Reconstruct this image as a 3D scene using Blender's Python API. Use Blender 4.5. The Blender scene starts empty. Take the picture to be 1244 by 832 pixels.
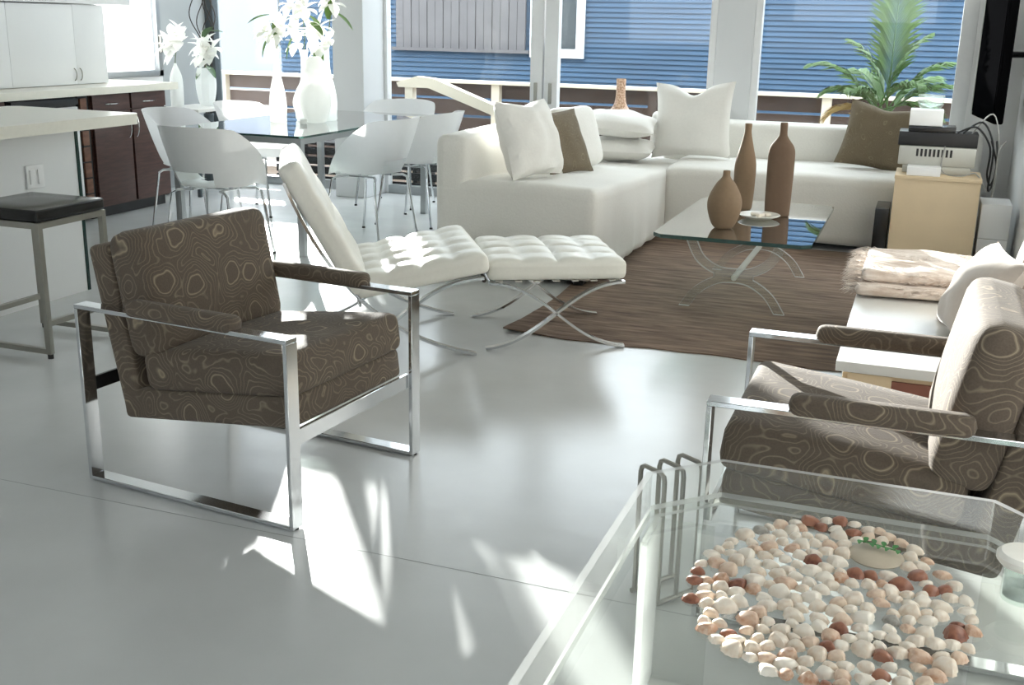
import bpy, bmesh, math, random
from mathutils import Vector, Matrix, noise
PI = math.pi
rnd = random.Random(7)
C = bpy.context.scene.collection
scn = bpy.context.scene

# ------------------------------------------------------------------ camera
# room frame: X runs along the window wall (to the right), Y runs towards the window wall
YAW, PITCH, ROLL, CAMH, FPX = math.radians(20), 0.2819, 0.0206, 1.395, 1332.9
def room(v):
    return Vector((v[0]*math.cos(YAW)-v[1]*math.sin(YAW), v[0]*math.sin(YAW)+v[1]*math.cos(YAW), v[2]))
_fw = Vector((0, math.cos(PITCH), -math.sin(PITCH))); _rt = Vector((1, 0, 0)); _up = Vector((0, math.sin(PITCH), math.cos(PITCH)))
_r2 = _rt*math.cos(ROLL)+_up*math.sin(ROLL); _u2 = -_rt*math.sin(ROLL)+_up*math.cos(ROLL)
FW, RT, UP = room(_fw), room(_r2), room(_u2)
cd = bpy.data.cameras.new('camera'); cam = bpy.data.objects.new('camera', cd); C.objects.link(cam)
cd.sensor_fit = 'HORIZONTAL'; cd.sensor_width = 36.0; cd.lens = FPX*36.0/1244.0; cd.clip_start = 0.05; cd.clip_end = 200
cam.matrix_world = Matrix(((RT.x, UP.x, -FW.x, 0), (RT.y, UP.y, -FW.y, 0), (RT.z, UP.z, -FW.z, CAMH), (0, 0, 0, 1)))
scn.camera = cam

# ------------------------------------------------------------------ sky, sun, exposure
scn.view_settings.view_transform = 'Standard'; scn.view_settings.look = 'None'
scn.view_settings.gamma = 1.0; scn.view_settings.use_curve_mapping = False
scn.view_settings.exposure = 1.15
w = bpy.data.worlds.new('sky'); scn.world = w; w.use_nodes = True
bg = w.node_tree.nodes['Background']; bg.inputs[0].default_value = (0.87, 0.94, 1.0, 1); bg.inputs[1].default_value = 2.6
sd = bpy.data.lights.new('sun', 'SUN'); sun = bpy.data.objects.new('sun', sd); C.objects.link(sun)
SEL = math.radians(11.8)
sdir = Vector((0.565*math.cos(SEL), -0.825*math.cos(SEL), -math.sin(SEL)))
sun.rotation_euler = sdir.to_track_quat('-Z', 'Y').to_euler(); sun.location = (-8, 14, 9)
sd.energy = 10.0; sd.angle = math.radians(0.6); sd.color = (1.0, 0.98, 0.94)

# ------------------------------------------------------------------ materials
def s2l(c): return tuple(((x/255)/12.92 if x/255 <= .04045 else ((x/255+.055)/1.055)**2.4) for x in c)
MATS = {}
def nt(name):
    m = bpy.data.materials.new(name); m.use_nodes = True; MATS[name] = m
    return m, m.node_tree.nodes, m.node_tree.links
def mat(name, rgb, rough=.5, metal=0., spec=.5, var=.06, scale=30., bump=0., sheen=0., trans=0.):
    """plain procedural surface: colour with noise variation and optional fine relief"""
    m, N, L = nt(name); p = N['Principled BSDF']; c = s2l(rgb)
    tc = N.new('ShaderNodeTexCoord'); no = N.new('ShaderNodeTexNoise'); no.inputs['Scale'].default_value = scale; no.inputs['Detail'].default_value = 4
    L.new(tc.outputs['Object'], no.inputs['Vector'])
    mx = N.new('ShaderNodeMix'); mx.data_type = 'RGBA'
    mx.inputs[6].default_value = (*[x*(1-var) for x in c], 1); mx.inputs[7].default_value = (*[min(1, x*(1+var)) for x in c], 1)
    L.new(no.outputs['Fac'], mx.inputs[0]); L.new(mx.outputs[2], p.inputs['Base Color'])
    p.inputs['Roughness'].default_value = rough; p.inputs['Metallic'].default_value = metal; p.inputs['Specular IOR Level'].default_value = spec
    if sheen: p.inputs['Sheen Weight'].default_value = sheen
    if trans: p.inputs['Transmission Weight'].default_value = trans
    if bump:
        b = N.new('ShaderNodeBump'); b.inputs['Strength'].default_value = bump; b.inputs['Distance'].default_value = .004
        L.new(no.outputs['Fac'], b.inputs['Height']); L.new(b.outputs[0], p.inputs['Normal'])
    return m
def clear(name, rgb, rough=.0, base=.04, edge=.9, haze=0., hrgb=(255, 255, 255)):
    """thin clear pane: tinted see-through with a Fresnel reflection and a little surface haze"""
    m, N, L = nt(name); N.remove(N['Principled BSDF']); out = N['Material Output']
    tr = N.new('ShaderNodeBsdfTransparent'); tr.inputs[0].default_value = (*s2l(rgb), 1)
    gl = N.new('ShaderNodeBsdfGlossy'); gl.inputs['Roughness'].default_value = rough
    fr = N.new('ShaderNodeFresnel'); fr.inputs[0].default_value = 1.5
    mm = N.new('ShaderNodeMath'); mm.operation = 'MULTIPLY'; mm.inputs[1].default_value = edge
    ge = N.new('ShaderNodeNewGeometry'); bk = N.new('ShaderNodeMath'); bk.operation = 'SUBTRACT'; bk.inputs[0].default_value = 1.0; L.new(ge.outputs['Backfacing'], bk.inputs[1])
    m0 = N.new('ShaderNodeMath'); m0.operation = 'MULTIPLY'; L.new(fr.outputs[0], m0.inputs[0]); L.new(bk.outputs[0], m0.inputs[1]); L.new(m0.outputs[0], mm.inputs[0])
    mx = N.new('ShaderNodeMixShader'); L.new(mm.outputs[0], mx.inputs[0]); L.new(tr.outputs[0], mx.inputs[1]); L.new(gl.outputs[0], mx.inputs[2])
    last = mx
    if haze:
        df = N.new('ShaderNodeBsdfDiffuse'); df.inputs[0].default_value = (*s2l(hrgb), 1)
        tl = N.new('ShaderNodeBsdfTranslucent'); tl.inputs[0].default_value = (*s2l(hrgb), 1)
        ad = N.new('ShaderNodeMixShader'); ad.inputs[0].default_value = .5; L.new(df.outputs[0], ad.inputs[1]); L.new(tl.outputs[0], ad.inputs[2])
        m2 = N.new('ShaderNodeMixShader'); m2.inputs[0].default_value = haze; L.new(mx.outputs[0], m2.inputs[1]); L.new(ad.outputs[0], m2.inputs[2]); last = m2
    L.new(last.outputs[0], out.inputs[0]); return m

mat('wall_paint', (228, 228, 227), .55, var=.02, scale=6)
mat('ceiling_paint', (240, 240, 236), .7, var=.02)
mat('column_paint', (208, 210, 211), .45, var=.03, scale=4)
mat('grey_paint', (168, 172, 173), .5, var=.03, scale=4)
mat('white_frame', (222, 223, 223), .35, var=.03)
mat('dark_frame', (70, 78, 82), .4)
mat('white_lacquer', (228, 229, 228), .3, var=.02, scale=5)
mat('white_top', (214, 213, 208), .28, var=.03, scale=12)
mat('cream_stone', (228, 225, 212), .3, var=.05, scale=40)
mat('chrome', (214, 216, 218), .10, 1.0, var=.02)
mat('satin_steel', (160, 158, 150), .32, 1.0, var=.05)
mat('grey_metal', (168, 171, 172), .35, .6, var=.03)
mat('black_lacquer', (16, 16, 17), .22, var=.2)
mat('black_plastic', (20, 20, 22), .35, var=.15)
mat('tv_black', (9, 9, 10), .7, spec=.0, var=.1)
mat('rubber', (25, 24, 23), .7)
mat('silver_plastic', (186, 186, 178), .35, .3, var=.04)
mat('white_plastic', (236, 236, 235), .28, var=.02)
mat('white_leather', (232, 230, 220), .38, var=.04, scale=60, bump=.15)
mat('leather_strap', (58, 50, 44), .6)
mat('linen_white', (228, 226, 219), .85, var=.05, scale=90, bump=.35, sheen=.2)
mat('cotton_white', (236, 234, 228), .85, var=.04, scale=60, bump=.25, sheen=.2)
mat('beige_velvet', (190, 177, 165), .8, var=.08, scale=40, bump=.3, sheen=.5)
mat('sofa_foot', (24, 22, 20), .5)
mat('birch', (214, 192, 158), .5, var=.07, scale=8)
mat('red_drawer', (132, 82, 66), .5, var=.1)
mat('ceramic_tan', (134, 112, 88), .75, var=.08, scale=50, bump=.2)
mat('ceramic_brown', (116, 94, 76), .8, var=.08, scale=50, bump=.2)
mat('dish_white', (240, 238, 230), .3)
def translucent(name, rgb, k, rough=.35, spec=.25):
    m, N, L = nt(name); p = N['Principled BSDF']; p.inputs['Base Color'].default_value = (*s2l(rgb), 1); p.inputs['Roughness'].default_value = rough; p.inputs['Specular IOR Level'].default_value = spec
    tc = N.new('ShaderNodeTexCoord'); no = N.new('ShaderNodeTexNoise'); no.inputs['Scale'].default_value = 25; L.new(tc.outputs['Object'], no.inputs['Vector'])
    mr = N.new('ShaderNodeMapRange'); mr.inputs[3].default_value = k*.85; mr.inputs[4].default_value = k*1.15; L.new(no.outputs['Fac'], mr.inputs[0])
    tl = N.new('ShaderNodeBsdfTranslucent'); tl.inputs[0].default_value = (*s2l(rgb), 1); mx = N.new('ShaderNodeMixShader')
    L.new(mr.outputs[0], mx.inputs[0]); L.new(p.outputs[0], mx.inputs[1]); L.new(tl.outputs[0], mx.inputs[2]); L.new(mx.outputs[0], N['Material Output'].inputs[0])
translucent('frosted_glass', (246, 248, 247), .55); translucent('milk_glass', (249, 249, 247), .5, .25); translucent('petal_white', (250, 250, 246), .45, .6, .1)
mat('leaf_green', (88, 120, 52), .5, var=.25, scale=20)
mat('leaf_dark', (60, 92, 50), .5, var=.25, scale=20)
mat('stem_green', (92, 110, 66), .6, var=.2)
mat('twig', (54, 46, 40), .8, var=.2)
mat('palm_green', (74, 108, 46), .5, var=.3, scale=6)
mat('palm_dry', (170, 140, 78), .6, var=.2)
mat('terracotta', (150, 96, 70), .8, var=.1)
def shellmat(name, a, b):
    """shell: growth bands from the hinge outwards"""
    m, N, L = nt(name); p = N['Principled BSDF']; p.inputs['Roughness'].default_value = .4
    tc = N.new('ShaderNodeTexCoord'); oi = N.new('ShaderNodeObjectInfo'); ad = N.new('ShaderNodeVectorMath'); ad.operation = 'ADD'; ad.inputs[1].default_value = (0, .6, 0); L.new(tc.outputs['Object'], ad.inputs[0])
    ln = N.new('ShaderNodeVectorMath'); ln.operation = 'LENGTH'; L.new(ad.outputs[0], ln.inputs[0])
    wv = N.new('ShaderNodeMath'); wv.operation = 'MULTIPLY_ADD'; wv.inputs[1].default_value = .55; wv.inputs[2].default_value = -.12; L.new(ln.outputs['Value'], wv.inputs[0])
    no = N.new('ShaderNodeTexNoise'); no.inputs['Scale'].default_value = 2.5; L.new(tc.outputs['Object'], no.inputs['Vector'])
    m1 = N.new('ShaderNodeMath'); m1.operation = 'ADD'; L.new(wv.outputs[0], m1.inputs[0]); L.new(oi.outputs['Random'], m1.inputs[1])
    m2 = N.new('ShaderNodeMath'); m2.operation = 'MULTIPLY'; m2.use_clamp = True; L.new(m1.outputs[0], m2.inputs[0]); L.new(no.outputs['Fac'], m2.inputs[1])
    mx = N.new('ShaderNodeMix'); mx.data_type = 'RGBA'; mx.inputs[6].default_value = (*s2l(a), 1); mx.inputs[7].default_value = (*s2l(b), 1); L.new(m2.outputs[0], mx.inputs[0]); L.new(mx.outputs[2], p.inputs['Base Color'])
shellmat('shell_white', (248, 242, 230), (226, 204, 180)); shellmat('shell_tan', (240, 222, 200), (192, 140, 108)); shellmat('shell_rust', (176, 122, 96), (112, 62, 48)); shellmat('shell_grey', (200, 196, 186), (96, 92, 88))
mat('sand_dollar', (190, 178, 158), .6, var=.08, scale=60)
mat('sprig_green', (70, 132, 70), .6, var=.2)
mat('deck_wood', (128, 112, 98), .75, var=.2, scale=10)
mat('rail_cream', (236, 226, 206), .6, var=.05)
mat('rail_brown', (78, 62, 54), .75, var=.2, scale=10)
mat('garage_board', (98, 96, 98), .8, var=.18, scale=6)
mat('trim_white', (224, 228, 232), .5)
mat('house_glass', (58, 66, 70), .08, var=.1)
mat('gravel', (140, 132, 122), .9, var=.25, scale=5)
mat('far_wall', (150, 157, 170), .8, var=.08, scale=1)
mat('far_roof', (120, 118, 116), .8, var=.1)
mat('cord_black', (22, 22, 24), .5)
mat('cord_grey', (150, 150, 146), .5)
clear('window_glass', (250, 252, 252), 0., edge=.6, haze=.008)
clear('table_glass', (238, 246, 243), 0., edge=2.7, haze=.02)
clear('tray_glass', (250, 252, 250), 0., edge=1.5, haze=.02)
mat('glass_edge', (22, 58, 52), .12, trans=.2)
clear('acrylic', (252, 253, 251), .02, edge=.9, haze=.05)
clear('acrylic_edge', (250, 252, 249), .1, edge=.9, haze=.42)
clear('acrylic_leg', (248, 250, 248), .02, edge=1.3, haze=.03)
clear('jar_glass', (244, 250, 247), .02, edge=1.1, haze=.06)

def fabric_rings(name, base, line, scale):
    """brown upholstery: eye-shaped rings with contour lines rippling round them"""
    m, N, L = nt(name); p = N['Principled BSDF']; p.inputs['Roughness'].default_value = .85; p.inputs['Sheen Weight'].default_value = .06
    tc = N.new('ShaderNodeTexCoord'); n1 = N.new('ShaderNodeTexNoise'); n1.inputs['Scale'].default_value = 9; n1.inputs['Detail'].default_value = 2
    L.new(tc.outputs['Object'], n1.inputs['Vector'])
    vm = N.new('ShaderNodeVectorMath'); vm.operation = 'MULTIPLY_ADD'; vm.inputs[1].default_value = (.07, .07, .07)
    L.new(n1.outputs['Color'], vm.inputs[0]); L.new(tc.outputs['Object'], vm.inputs[2])
    vo = N.new('ShaderNodeTexVoronoi'); vo.feature = 'SMOOTH_F1'; vo.inputs['Scale'].default_value = scale; vo.inputs['Smoothness'].default_value = .35; vo.inputs['Randomness'].default_value = .7
    L.new(vm.outputs[0], vo.inputs['Vector'])
    def math_(op, a, b=None, clampit=False):
        n = N.new('ShaderNodeMath'); n.operation = op; n.use_clamp = clampit
        for i, v in enumerate((a, b)):
            if v is None: continue
            if isinstance(v, (int, float)): n.inputs[i].default_value = v
            else: L.new(v, n.inputs[i])
        return n.outputs[0]
    d = vo.outputs['Distance']
    fr = math_('FRACT', math_('MULTIPLY', d, 13.0))
    ln = math_('SUBTRACT', 1.0, math_('MULTIPLY', math_('ABSOLUTE', math_('SUBTRACT', fr, .5)), 6.5), True)
    outer = math_('GREATER_THAN', d, .27)
    ring = math_('SUBTRACT', 1.0, math_('MULTIPLY', math_('ABSOLUTE', math_('SUBTRACT', d, .27)), 34.0), True)
    fac = math_('ADD', math_('MULTIPLY', math_('MULTIPLY', math_('MULTIPLY', ln, outer), n1.outputs['Fac']), .95), math_('MULTIPLY', ring, .8), True)
    n2 = N.new('ShaderNodeTexNoise'); n2.inputs['Scale'].default_value = 220; L.new(tc.outputs['Object'], n2.inputs['Vector'])
    b0 = N.new('ShaderNodeMix'); b0.data_type = 'RGBA'; c = s2l(base)
    b0.inputs[6].default_value = (*[x*.75 for x in c], 1); b0.inputs[7].default_value = (*[x*1.25 for x in c], 1); L.new(n2.outputs['Fac'], b0.inputs[0])
    mx = N.new('ShaderNodeMix'); mx.data_type = 'RGBA'; L.new(fac, mx.inputs[0]); L.new(b0.outputs[2], mx.inputs[6]); mx.inputs[7].default_value = (*s2l(line), 1)
    L.new(mx.outputs[2], p.inputs['Base Color'])
    bp = N.new('ShaderNodeBump'); bp.inputs['Strength'].default_value = .3; bp.inputs['Distance'].default_value = .003; L.new(n2.outputs['Fac'], bp.inputs['Height']); L.new(bp.outputs[0], p.inputs['Normal'])
    return m
fabric_rings('ring_fabric', (94, 82, 70), (156, 141, 119), 8.0)
fabric_rings('pillow_fabric', (108, 96, 76), (138, 126, 102), 11)

def grained(name, a, b, vec, rough, scale=3, bump=.0, det=5):
    """streaky two-tone surface: noise stretched along one axis"""
    m, N, L = nt(name); p = N['Principled BSDF']; p.inputs['Roughness'].default_value = rough
    tc = N.new('ShaderNodeTexCoord'); mp = N.new('ShaderNodeMapping'); mp.inputs['Scale'].default_value = vec
    L.new(tc.outputs['Object'], mp.inputs[0]); no = N.new('ShaderNodeTexNoise'); no.inputs['Scale'].default_value = scale; no.inputs['Detail'].default_value = det; no.inputs['Roughness'].default_value = .62
    L.new(mp.outputs[0], no.inputs['Vector']); cr = N.new('ShaderNodeValToRGB'); cr.color_ramp.elements[0].position = .33; cr.color_ramp.elements[1].position = .66
    cr.color_ramp.elements[0].color = (*s2l(a), 1); cr.color_ramp.elements[1].color = (*s2l(b), 1)
    L.new(no.outputs['Fac'], cr.inputs[0]); L.new(cr.outputs[0], p.inputs['Base Color'])
    if bump:
        bp = N.new('ShaderNodeBump'); bp.inputs['Strength'].default_value = bump; bp.inputs['Distance'].default_value = .01; L.new(no.outputs['Fac'], bp.inputs['Height']); L.new(bp.outputs[0], p.inputs['Normal'])
    return m
grained('rug_weave', (88, 69, 57), (142, 121, 104), (1.6, 12, 1), .95, 2.2, .6)
grained('dark_wood', (62, 38, 32), (84, 54, 46), (2, 2, 14), .4, 3)
grained('brown_stack', (96, 62, 46), (130, 90, 68), (2, 2, 8), .6, 3)
grained('throw_fur', (196, 178, 164), (236, 226, 216), (3, 22, 8), .95, 3, .8)
grained('mosaic', (176, 128, 96), (236, 206, 180), (30, 30, 30), .4, 3, .4, 1)
grained('siding_blue', (38, 68, 94), (48, 82, 112), (.4, 1, 6), .6, 2)
# painted concrete floor: pale, sealed, faint clouds in colour and gloss, fine joint lines
m, N, L = nt('floor_paint'); p = N['Principled BSDF']
tc = N.new('ShaderNodeTexCoord'); no = N.new('ShaderNodeTexNoise'); no.inputs['Scale'].default_value = 1.6; no.inputs['Detail'].default_value = 6; L.new(tc.outputs['Object'], no.inputs['Vector'])
cr = N.new('ShaderNodeValToRGB'); cr.color_ramp.elements[0].position = .3; cr.color_ramp.elements[1].position = .72
cr.color_ramp.elements[0].color = (*s2l((194, 196, 195)), 1); cr.color_ramp.elements[1].color = (*s2l((209, 211, 210)), 1); L.new(no.outputs['Fac'], cr.inputs[0]); L.new(cr.outputs[0], p.inputs['Base Color'])
mr = N.new('ShaderNodeMapRange'); mr.inputs[3].default_value = .16; mr.inputs[4].default_value = .30; L.new(no.outputs['Fac'], mr.inputs[0]); L.new(mr.outputs[0], p.inputs['Roughness'])
n2 = N.new('ShaderNodeTexNoise'); n2.inputs['Scale'].default_value = 7; n2.inputs['Detail'].default_value = 3; L.new(tc.outputs['Object'], n2.inputs['Vector'])
bp = N.new('ShaderNodeBump'); bp.inputs['Strength'].default_value = .06; bp.inputs['Distance'].default_value = .02; L.new(n2.outputs['Fac'], bp.inputs['Height']); L.new(bp.outputs[0], p.inputs['Normal'])
p.inputs['Specular IOR Level'].default_value = .6
mat('joint_dark', (148, 151, 149), .5)

m, N, L = nt('glare_diffuser'); N.remove(N['Principled BSDF'])  # diffusing pane, added to scatter the sun beam and imitate blown-out glare
tl = N.new('ShaderNodeBsdfTranslucent'); tl.inputs[0].default_value = (.95, .95, .94, 1); df = N.new('ShaderNodeBsdfDiffuse'); df.inputs[0].default_value = (.9, .9, .9, 1)
mx = N.new('ShaderNodeMixShader'); mx.inputs[0].default_value = .2; L.new(tl.outputs[0], mx.inputs[1]); L.new(df.outputs[0], mx.inputs[2]); L.new(mx.outputs[0], N['Material Output'].inputs[0])

# ------------------------------------------------------------------ object helpers
def obj(name, bm, material, parent=None, smooth=True, extra=None):
    me = bpy.data.meshes.new(name); bmesh.ops.recalc_face_normals(bm, faces=bm.faces); bm.to_mesh(me); bm.free()
    for mn in [material]+([extra] if extra else []): me.materials.append(MATS[mn])
    if smooth:
        for f in me.polygons: f.use_smooth = True
        try: me.set_sharp_from_angle(angle=math.radians(38))
        except Exception: pass
    o = bpy.data.objects.new(name, me); C.objects.link(o)
    if parent: o.parent = parent
    return o
def tag(o, label, cat, group=None):
    o['label'] = label; o['category'] = cat
    if group: o['group'] = group
    return o
def thing(name, label, cat, loc=(0, 0, 0), rz=0, group=None):
    o = bpy.data.objects.new(name, None); C.objects.link(o); o.location = loc; o.rotation_euler = (0, 0, rz); o.empty_display_size = .1
    return tag(o, label, cat, group)
def struct(o): o['kind'] = 'structure'; return o
def sroot(name, loc=(0, 0, 0)):
    o = bpy.data.objects.new(name, None); C.objects.link(o); o.location = loc; return struct(o)
def dup(root, loc, rz, label=None):
    r = root.copy(); C.objects.link(r); r.location = loc; r.rotation_euler = (0, 0, rz)
    if label: r['label'] = label
    for ch in list(root.children):
        c = ch.copy(); C.objects.link(c); c.parent = r
        for g in ch.children:
            d = g.copy(); C.objects.link(d); d.parent = c
    return r
def addbox(bm, a, b, bev=0., seg=2):
    r = bmesh.ops.create_cube(bm, size=1.0); vs = r['verts']
    for v in vs: v.co = Vector([(a[i]+b[i])/2+v.co[i]*(b[i]-a[i]) for i in range(3)])
    if bev:
        es = list({e for v in vs for e in v.link_edges})
        bmesh.ops.bevel(bm, geom=es, offset=bev, segments=seg, profile=.7, affect='EDGES')
def box(name, a, b, material, parent=None, bev=0., seg=2):
    bm = bmesh.new(); addbox(bm, a, b, bev, seg); return obj(name, bm, material, parent, smooth=bev > 0)
def addtube(bm, pts, r, n=8, cap=True):
    pts = [Vector(p) for p in pts]; rr = r if isinstance(r, (list, tuple)) else [r]*len(pts); rings = []; prev = None
    for i, p in enumerate(pts):
        t = (pts[min(i+1, len(pts)-1)]-pts[max(i-1, 0)]).normalized()
        a = prev if prev else (Vector((0, 0, 1)) if abs(t.z) < .9 else Vector((1, 0, 0)))
        x = (a-t*a.dot(t)).normalized(); prev = x; y = t.cross(x)
        rings.append([bm.verts.new(p+(x*math.cos(2*PI*k/n)+y*math.sin(2*PI*k/n))*rr[i]) for k in range(n)])
    for i in range(len(rings)-1):
        for k in range(n): bm.faces.new((rings[i][k], rings[i][(k+1) % n], rings[i+1][(k+1) % n], rings[i+1][k]))
    if cap: bm.faces.new(rings[0]); bm.faces.new(rings[-1])
def tube(name, pts, r, material, parent=None, n=8):
    bm = bmesh.new(); addtube(bm, pts, r, n); return obj(name, bm, material, parent)
def addlathe(bm, prof, c=(0, 0, 0), n=24, sx=1., sy=1.):
    rings = []
    for (r, z) in prof:
        if r < 1e-5: rings.append([bm.verts.new((c[0], c[1], c[2]+z))])
        else: rings.append([bm.verts.new((c[0]+sx*r*math.cos(2*PI*k/n), c[1]+sy*r*math.sin(2*PI*k/n), c[2]+z)) for k in range(n)])
    for a, b in zip(rings[:-1], rings[1:]):
        for k in range(n):
            q = [a[k % len(a)], a[(k+1) % len(a)], b[(k+1) % len(b)], b[k % len(b)]]; u = []
            for v in q:
                if v not in u: u.append(v)
            if len(u) > 2: bm.faces.new(u)
    if len(rings[0]) > 1: bm.faces.new(rings[0])
    if len(rings[-1]) > 1: bm.faces.new(rings[-1])
def lathe(name, prof, material, parent=None, c=(0, 0, 0), n=24, sx=1., sy=1.):
    bm = bmesh.new(); addlathe(bm, prof, c, n, sx, sy); return obj(name, bm, material, parent)
def smoothprof(pts, k=6):
    """Catmull-Rom through profile points"""
    out = []; P = [pts[0]]+list(pts)+[pts[-1]]
    for i in range(1, len(P)-2):
        for j in range(k):
            t = j/k; q = []
            for d in range(len(pts[0])):
                a, b, c, e = P[i-1][d], P[i][d], P[i+1][d], P[i+2][d]
                q.append(.5*(2*b+(c-a)*t+(2*a-5*b+4*c-e)*t*t+(3*b-a-3*c+e)*t**3))
            out.append(tuple(q))
    out.append(tuple(pts[-1])); return out
def addrbox(bm, size, r, n=6, fn=None, mtx=None):
    """rounded, finely gridded box centred on the origin; fn(p, s) reshapes points (s = size halves)"""
    s = [x/2 for x in size]; r = min(r, *[x*.999 for x in s])
    def axis(h):
        e = [-h, -h+.12*r, -h+.4*r, -h+r]; m = [(-h+r)+(2*h-2*r)*i/n for i in range(1, n)]
        return e+m+[-x for x in reversed(e)]
    ax = [axis(h) for h in s]; cache = {}
    def V(p):
        k = tuple(round(x, 6) for x in p)
        if k not in cache:
            q = Vector([max(-(s[i]-r), min(s[i]-r, p[i])) for i in range(3)]); d = Vector(p)-q
            v = q+d.normalized()*r if d.length > 1e-9 else Vector(p)
            if fn: v = Vector(fn(v, s))
            if mtx: v = mtx @ v
            cache[k] = bm.verts.new(v)
        return cache[k]
    for a in range(3):
        b, c = (a+1) % 3, (a+2) % 3
        for sg in (-1, 1):
            for i in range(len(ax[b])-1):
                for j in range(len(ax[c])-1):
                    q = []
                    for (x, y) in ((ax[b][i], ax[c][j]), (ax[b][i+1], ax[c][j]), (ax[b][i+1], ax[c][j+1]), (ax[b][i], ax[c][j+1])):
                        p = [0, 0, 0]; p[a] = sg*s[a]; p[b] = x; p[c] = y; q.append(V(p))
                    if len(set(q)) == 4:
                        try: bm.faces.new(q)
                        except ValueError: pass
def rbox(name, size, r, material, parent=None, loc=(0, 0, 0), rot=(0, 0, 0), n=6, fn=None):
    from mathutils import Euler
    bm = bmesh.new(); addrbox(bm, size, r, n, fn, Matrix.Translation(loc) @ Euler(rot).to_matrix().to_4x4()); return obj(name, bm, material, parent)
def puff(k, axis=2, wr=0.):
    def f(p, s):
        b, c = (axis+1) % 3, (axis+2) % 3
        g = max(0, 1-(p[b]/s[b])**2)*max(0, 1-(p[c]/s[c])**2)
        q = Vector(p); q[axis] += k*g*(1 if p[axis] > 0 else -1)*(abs(p[axis])/s[axis])
        if wr: q += noise.noise_vector(q*9)*wr
        return q
    return f
def pillow_bm(w_, h_, t_, seed=0, n=18, pinch=.09, chop=0.):
    """throw pillow standing in its X-Z plane, base at z = 0; chop dents the top edge"""
    bm = bmesh.new(); grids = []
    for sg in (-1, 1):
        g = []
        for i in range(n+1):
            row = []
            for j in range(n+1):
                u = -1+2*i/n; v = -1+2*j/n
                e = ((1-u*u)*(1-v*v)); th = sg*t_/2*max(0, e)**.45
                x = u*w_/2*(1-pinch*(1-v*v)*1.0*(u*u)); z = v*h_/2*(1-pinch*(1-u*u)*(v*v))
                if chop and v > 0: z -= chop*v*v*math.exp(-(u*3.0)**2)
                nz = noise.noise(Vector((u*2.2+seed, v*2.2, sg*2+seed)))*.10*t_*max(0, e)**.3
                row.append((x, th+nz*sg, z+h_/2))
            g.append(row)
        grids.append(g)
    vs = [[[None]*(n+1) for _ in range(n+1)] for _ in range(2)]
    for i in range(n+1):
        for j in range(n+1):
            edge = i in (0, n) or j in (0, n)
            a = bm.verts.new((grids[0][i][j][0], 0 if edge else grids[0][i][j][1], grids[0][i][j][2])); vs[0][i][j] = a
            vs[1][i][j] = a if edge else bm.verts.new(grids[1][i][j])
    for s_ in range(2):
        for i in range(n):
            for j in range(n): bm.faces.new((vs[s_][i][j], vs[s_][i+1][j], vs[s_][i+1][j+1], vs[s_][i][j+1]))
    return bm
def xform(o, loc, rot=(0, 0, 0)):
    o.location = loc; o.rotation_euler = rot; return o
def addprism(bm, outline, y0, y1, plane='xz'):
    """extrude a closed 2-D outline between y0 and y1"""
    def P(a, b, c): return (a, c, b) if plane == 'xz' else ((a, b, c) if plane == 'xy' else (c, a, b))
    A = [bm.verts.new(P(a, b, y0)) for a, b in outline]; B = [bm.verts.new(P(a, b, y1)) for a, b in outline]
    bm.faces.new(A); bm.faces.new(list(reversed(B)))
    for i in range(len(A)): bm.faces.new((A[i], A[(i+1) % len(A)], B[(i+1) % len(A)], B[i]))
def prism(name, outline, y0, y1, material, parent=None, plane='xz', edge=None, smooth=False):
    bm = bmesh.new(); addprism(bm, outline, y0, y1, plane); o = obj(name, bm, material, parent, smooth, edge)
    if edge:
        for i, f in enumerate(o.data.polygons): f.material_index = 0 if i < 2 else 1
    return o
def strip(path, wdt):
    """2-D ribbon outline of constant width along a path"""
    L_, R_ = [], []
    for i, p in enumerate(path):
        a = path[max(0, i-1)]; b = path[min(len(path)-1, i+1)]; dx, dz = b[0]-a[0], b[1]-a[1]; l = math.hypot(dx, dz) or 1
        nx, nz = -dz/l*wdt/2, dx/l*wdt/2; L_.append((p[0]+nx, p[1]+nz)); R_.append((p[0]-nx, p[1]-nz))
    return L_+list(reversed(R_))
def bez(p0, p1, p2, p3, n=14):
    o = []
    for i in range(n+1):
        t = i/n; o.append(tuple((1-t)**3*a+3*(1-t)**2*t*b+3*(1-t)*t*t*c+t**3*d for a, b, c, d in zip(p0, p1, p2, p3)))
    return o

# ------------------------------------------------------------------ the setting
WV, WL, WR, CH, BV = 8.40, -5.95, 0.60, 3.1, -3.2      # window wall, left wall, right wall, ceiling height, back wall
struct(box('floor', (WL-.15, BV-.15, -.12), (WR+.15, WV+.10, 0), 'floor_paint'))
for y0, sl in ((2.43, 0.),):
    j = box('floor_joint', (-3.7, y0-.001, .0002), (WR, y0+.001, .0006), 'joint_dark'); j.parent = bpy.data.objects['floor']
struct(box('ceiling', (WL-.15, BV-.15, CH), (WR+.15, WV+.2, CH+.1), 'ceiling_paint'))
struct(box('wall_right', (WR, BV-.15, 0), (WR+.12, WV+.2, CH), 'wall_paint'))
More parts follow.
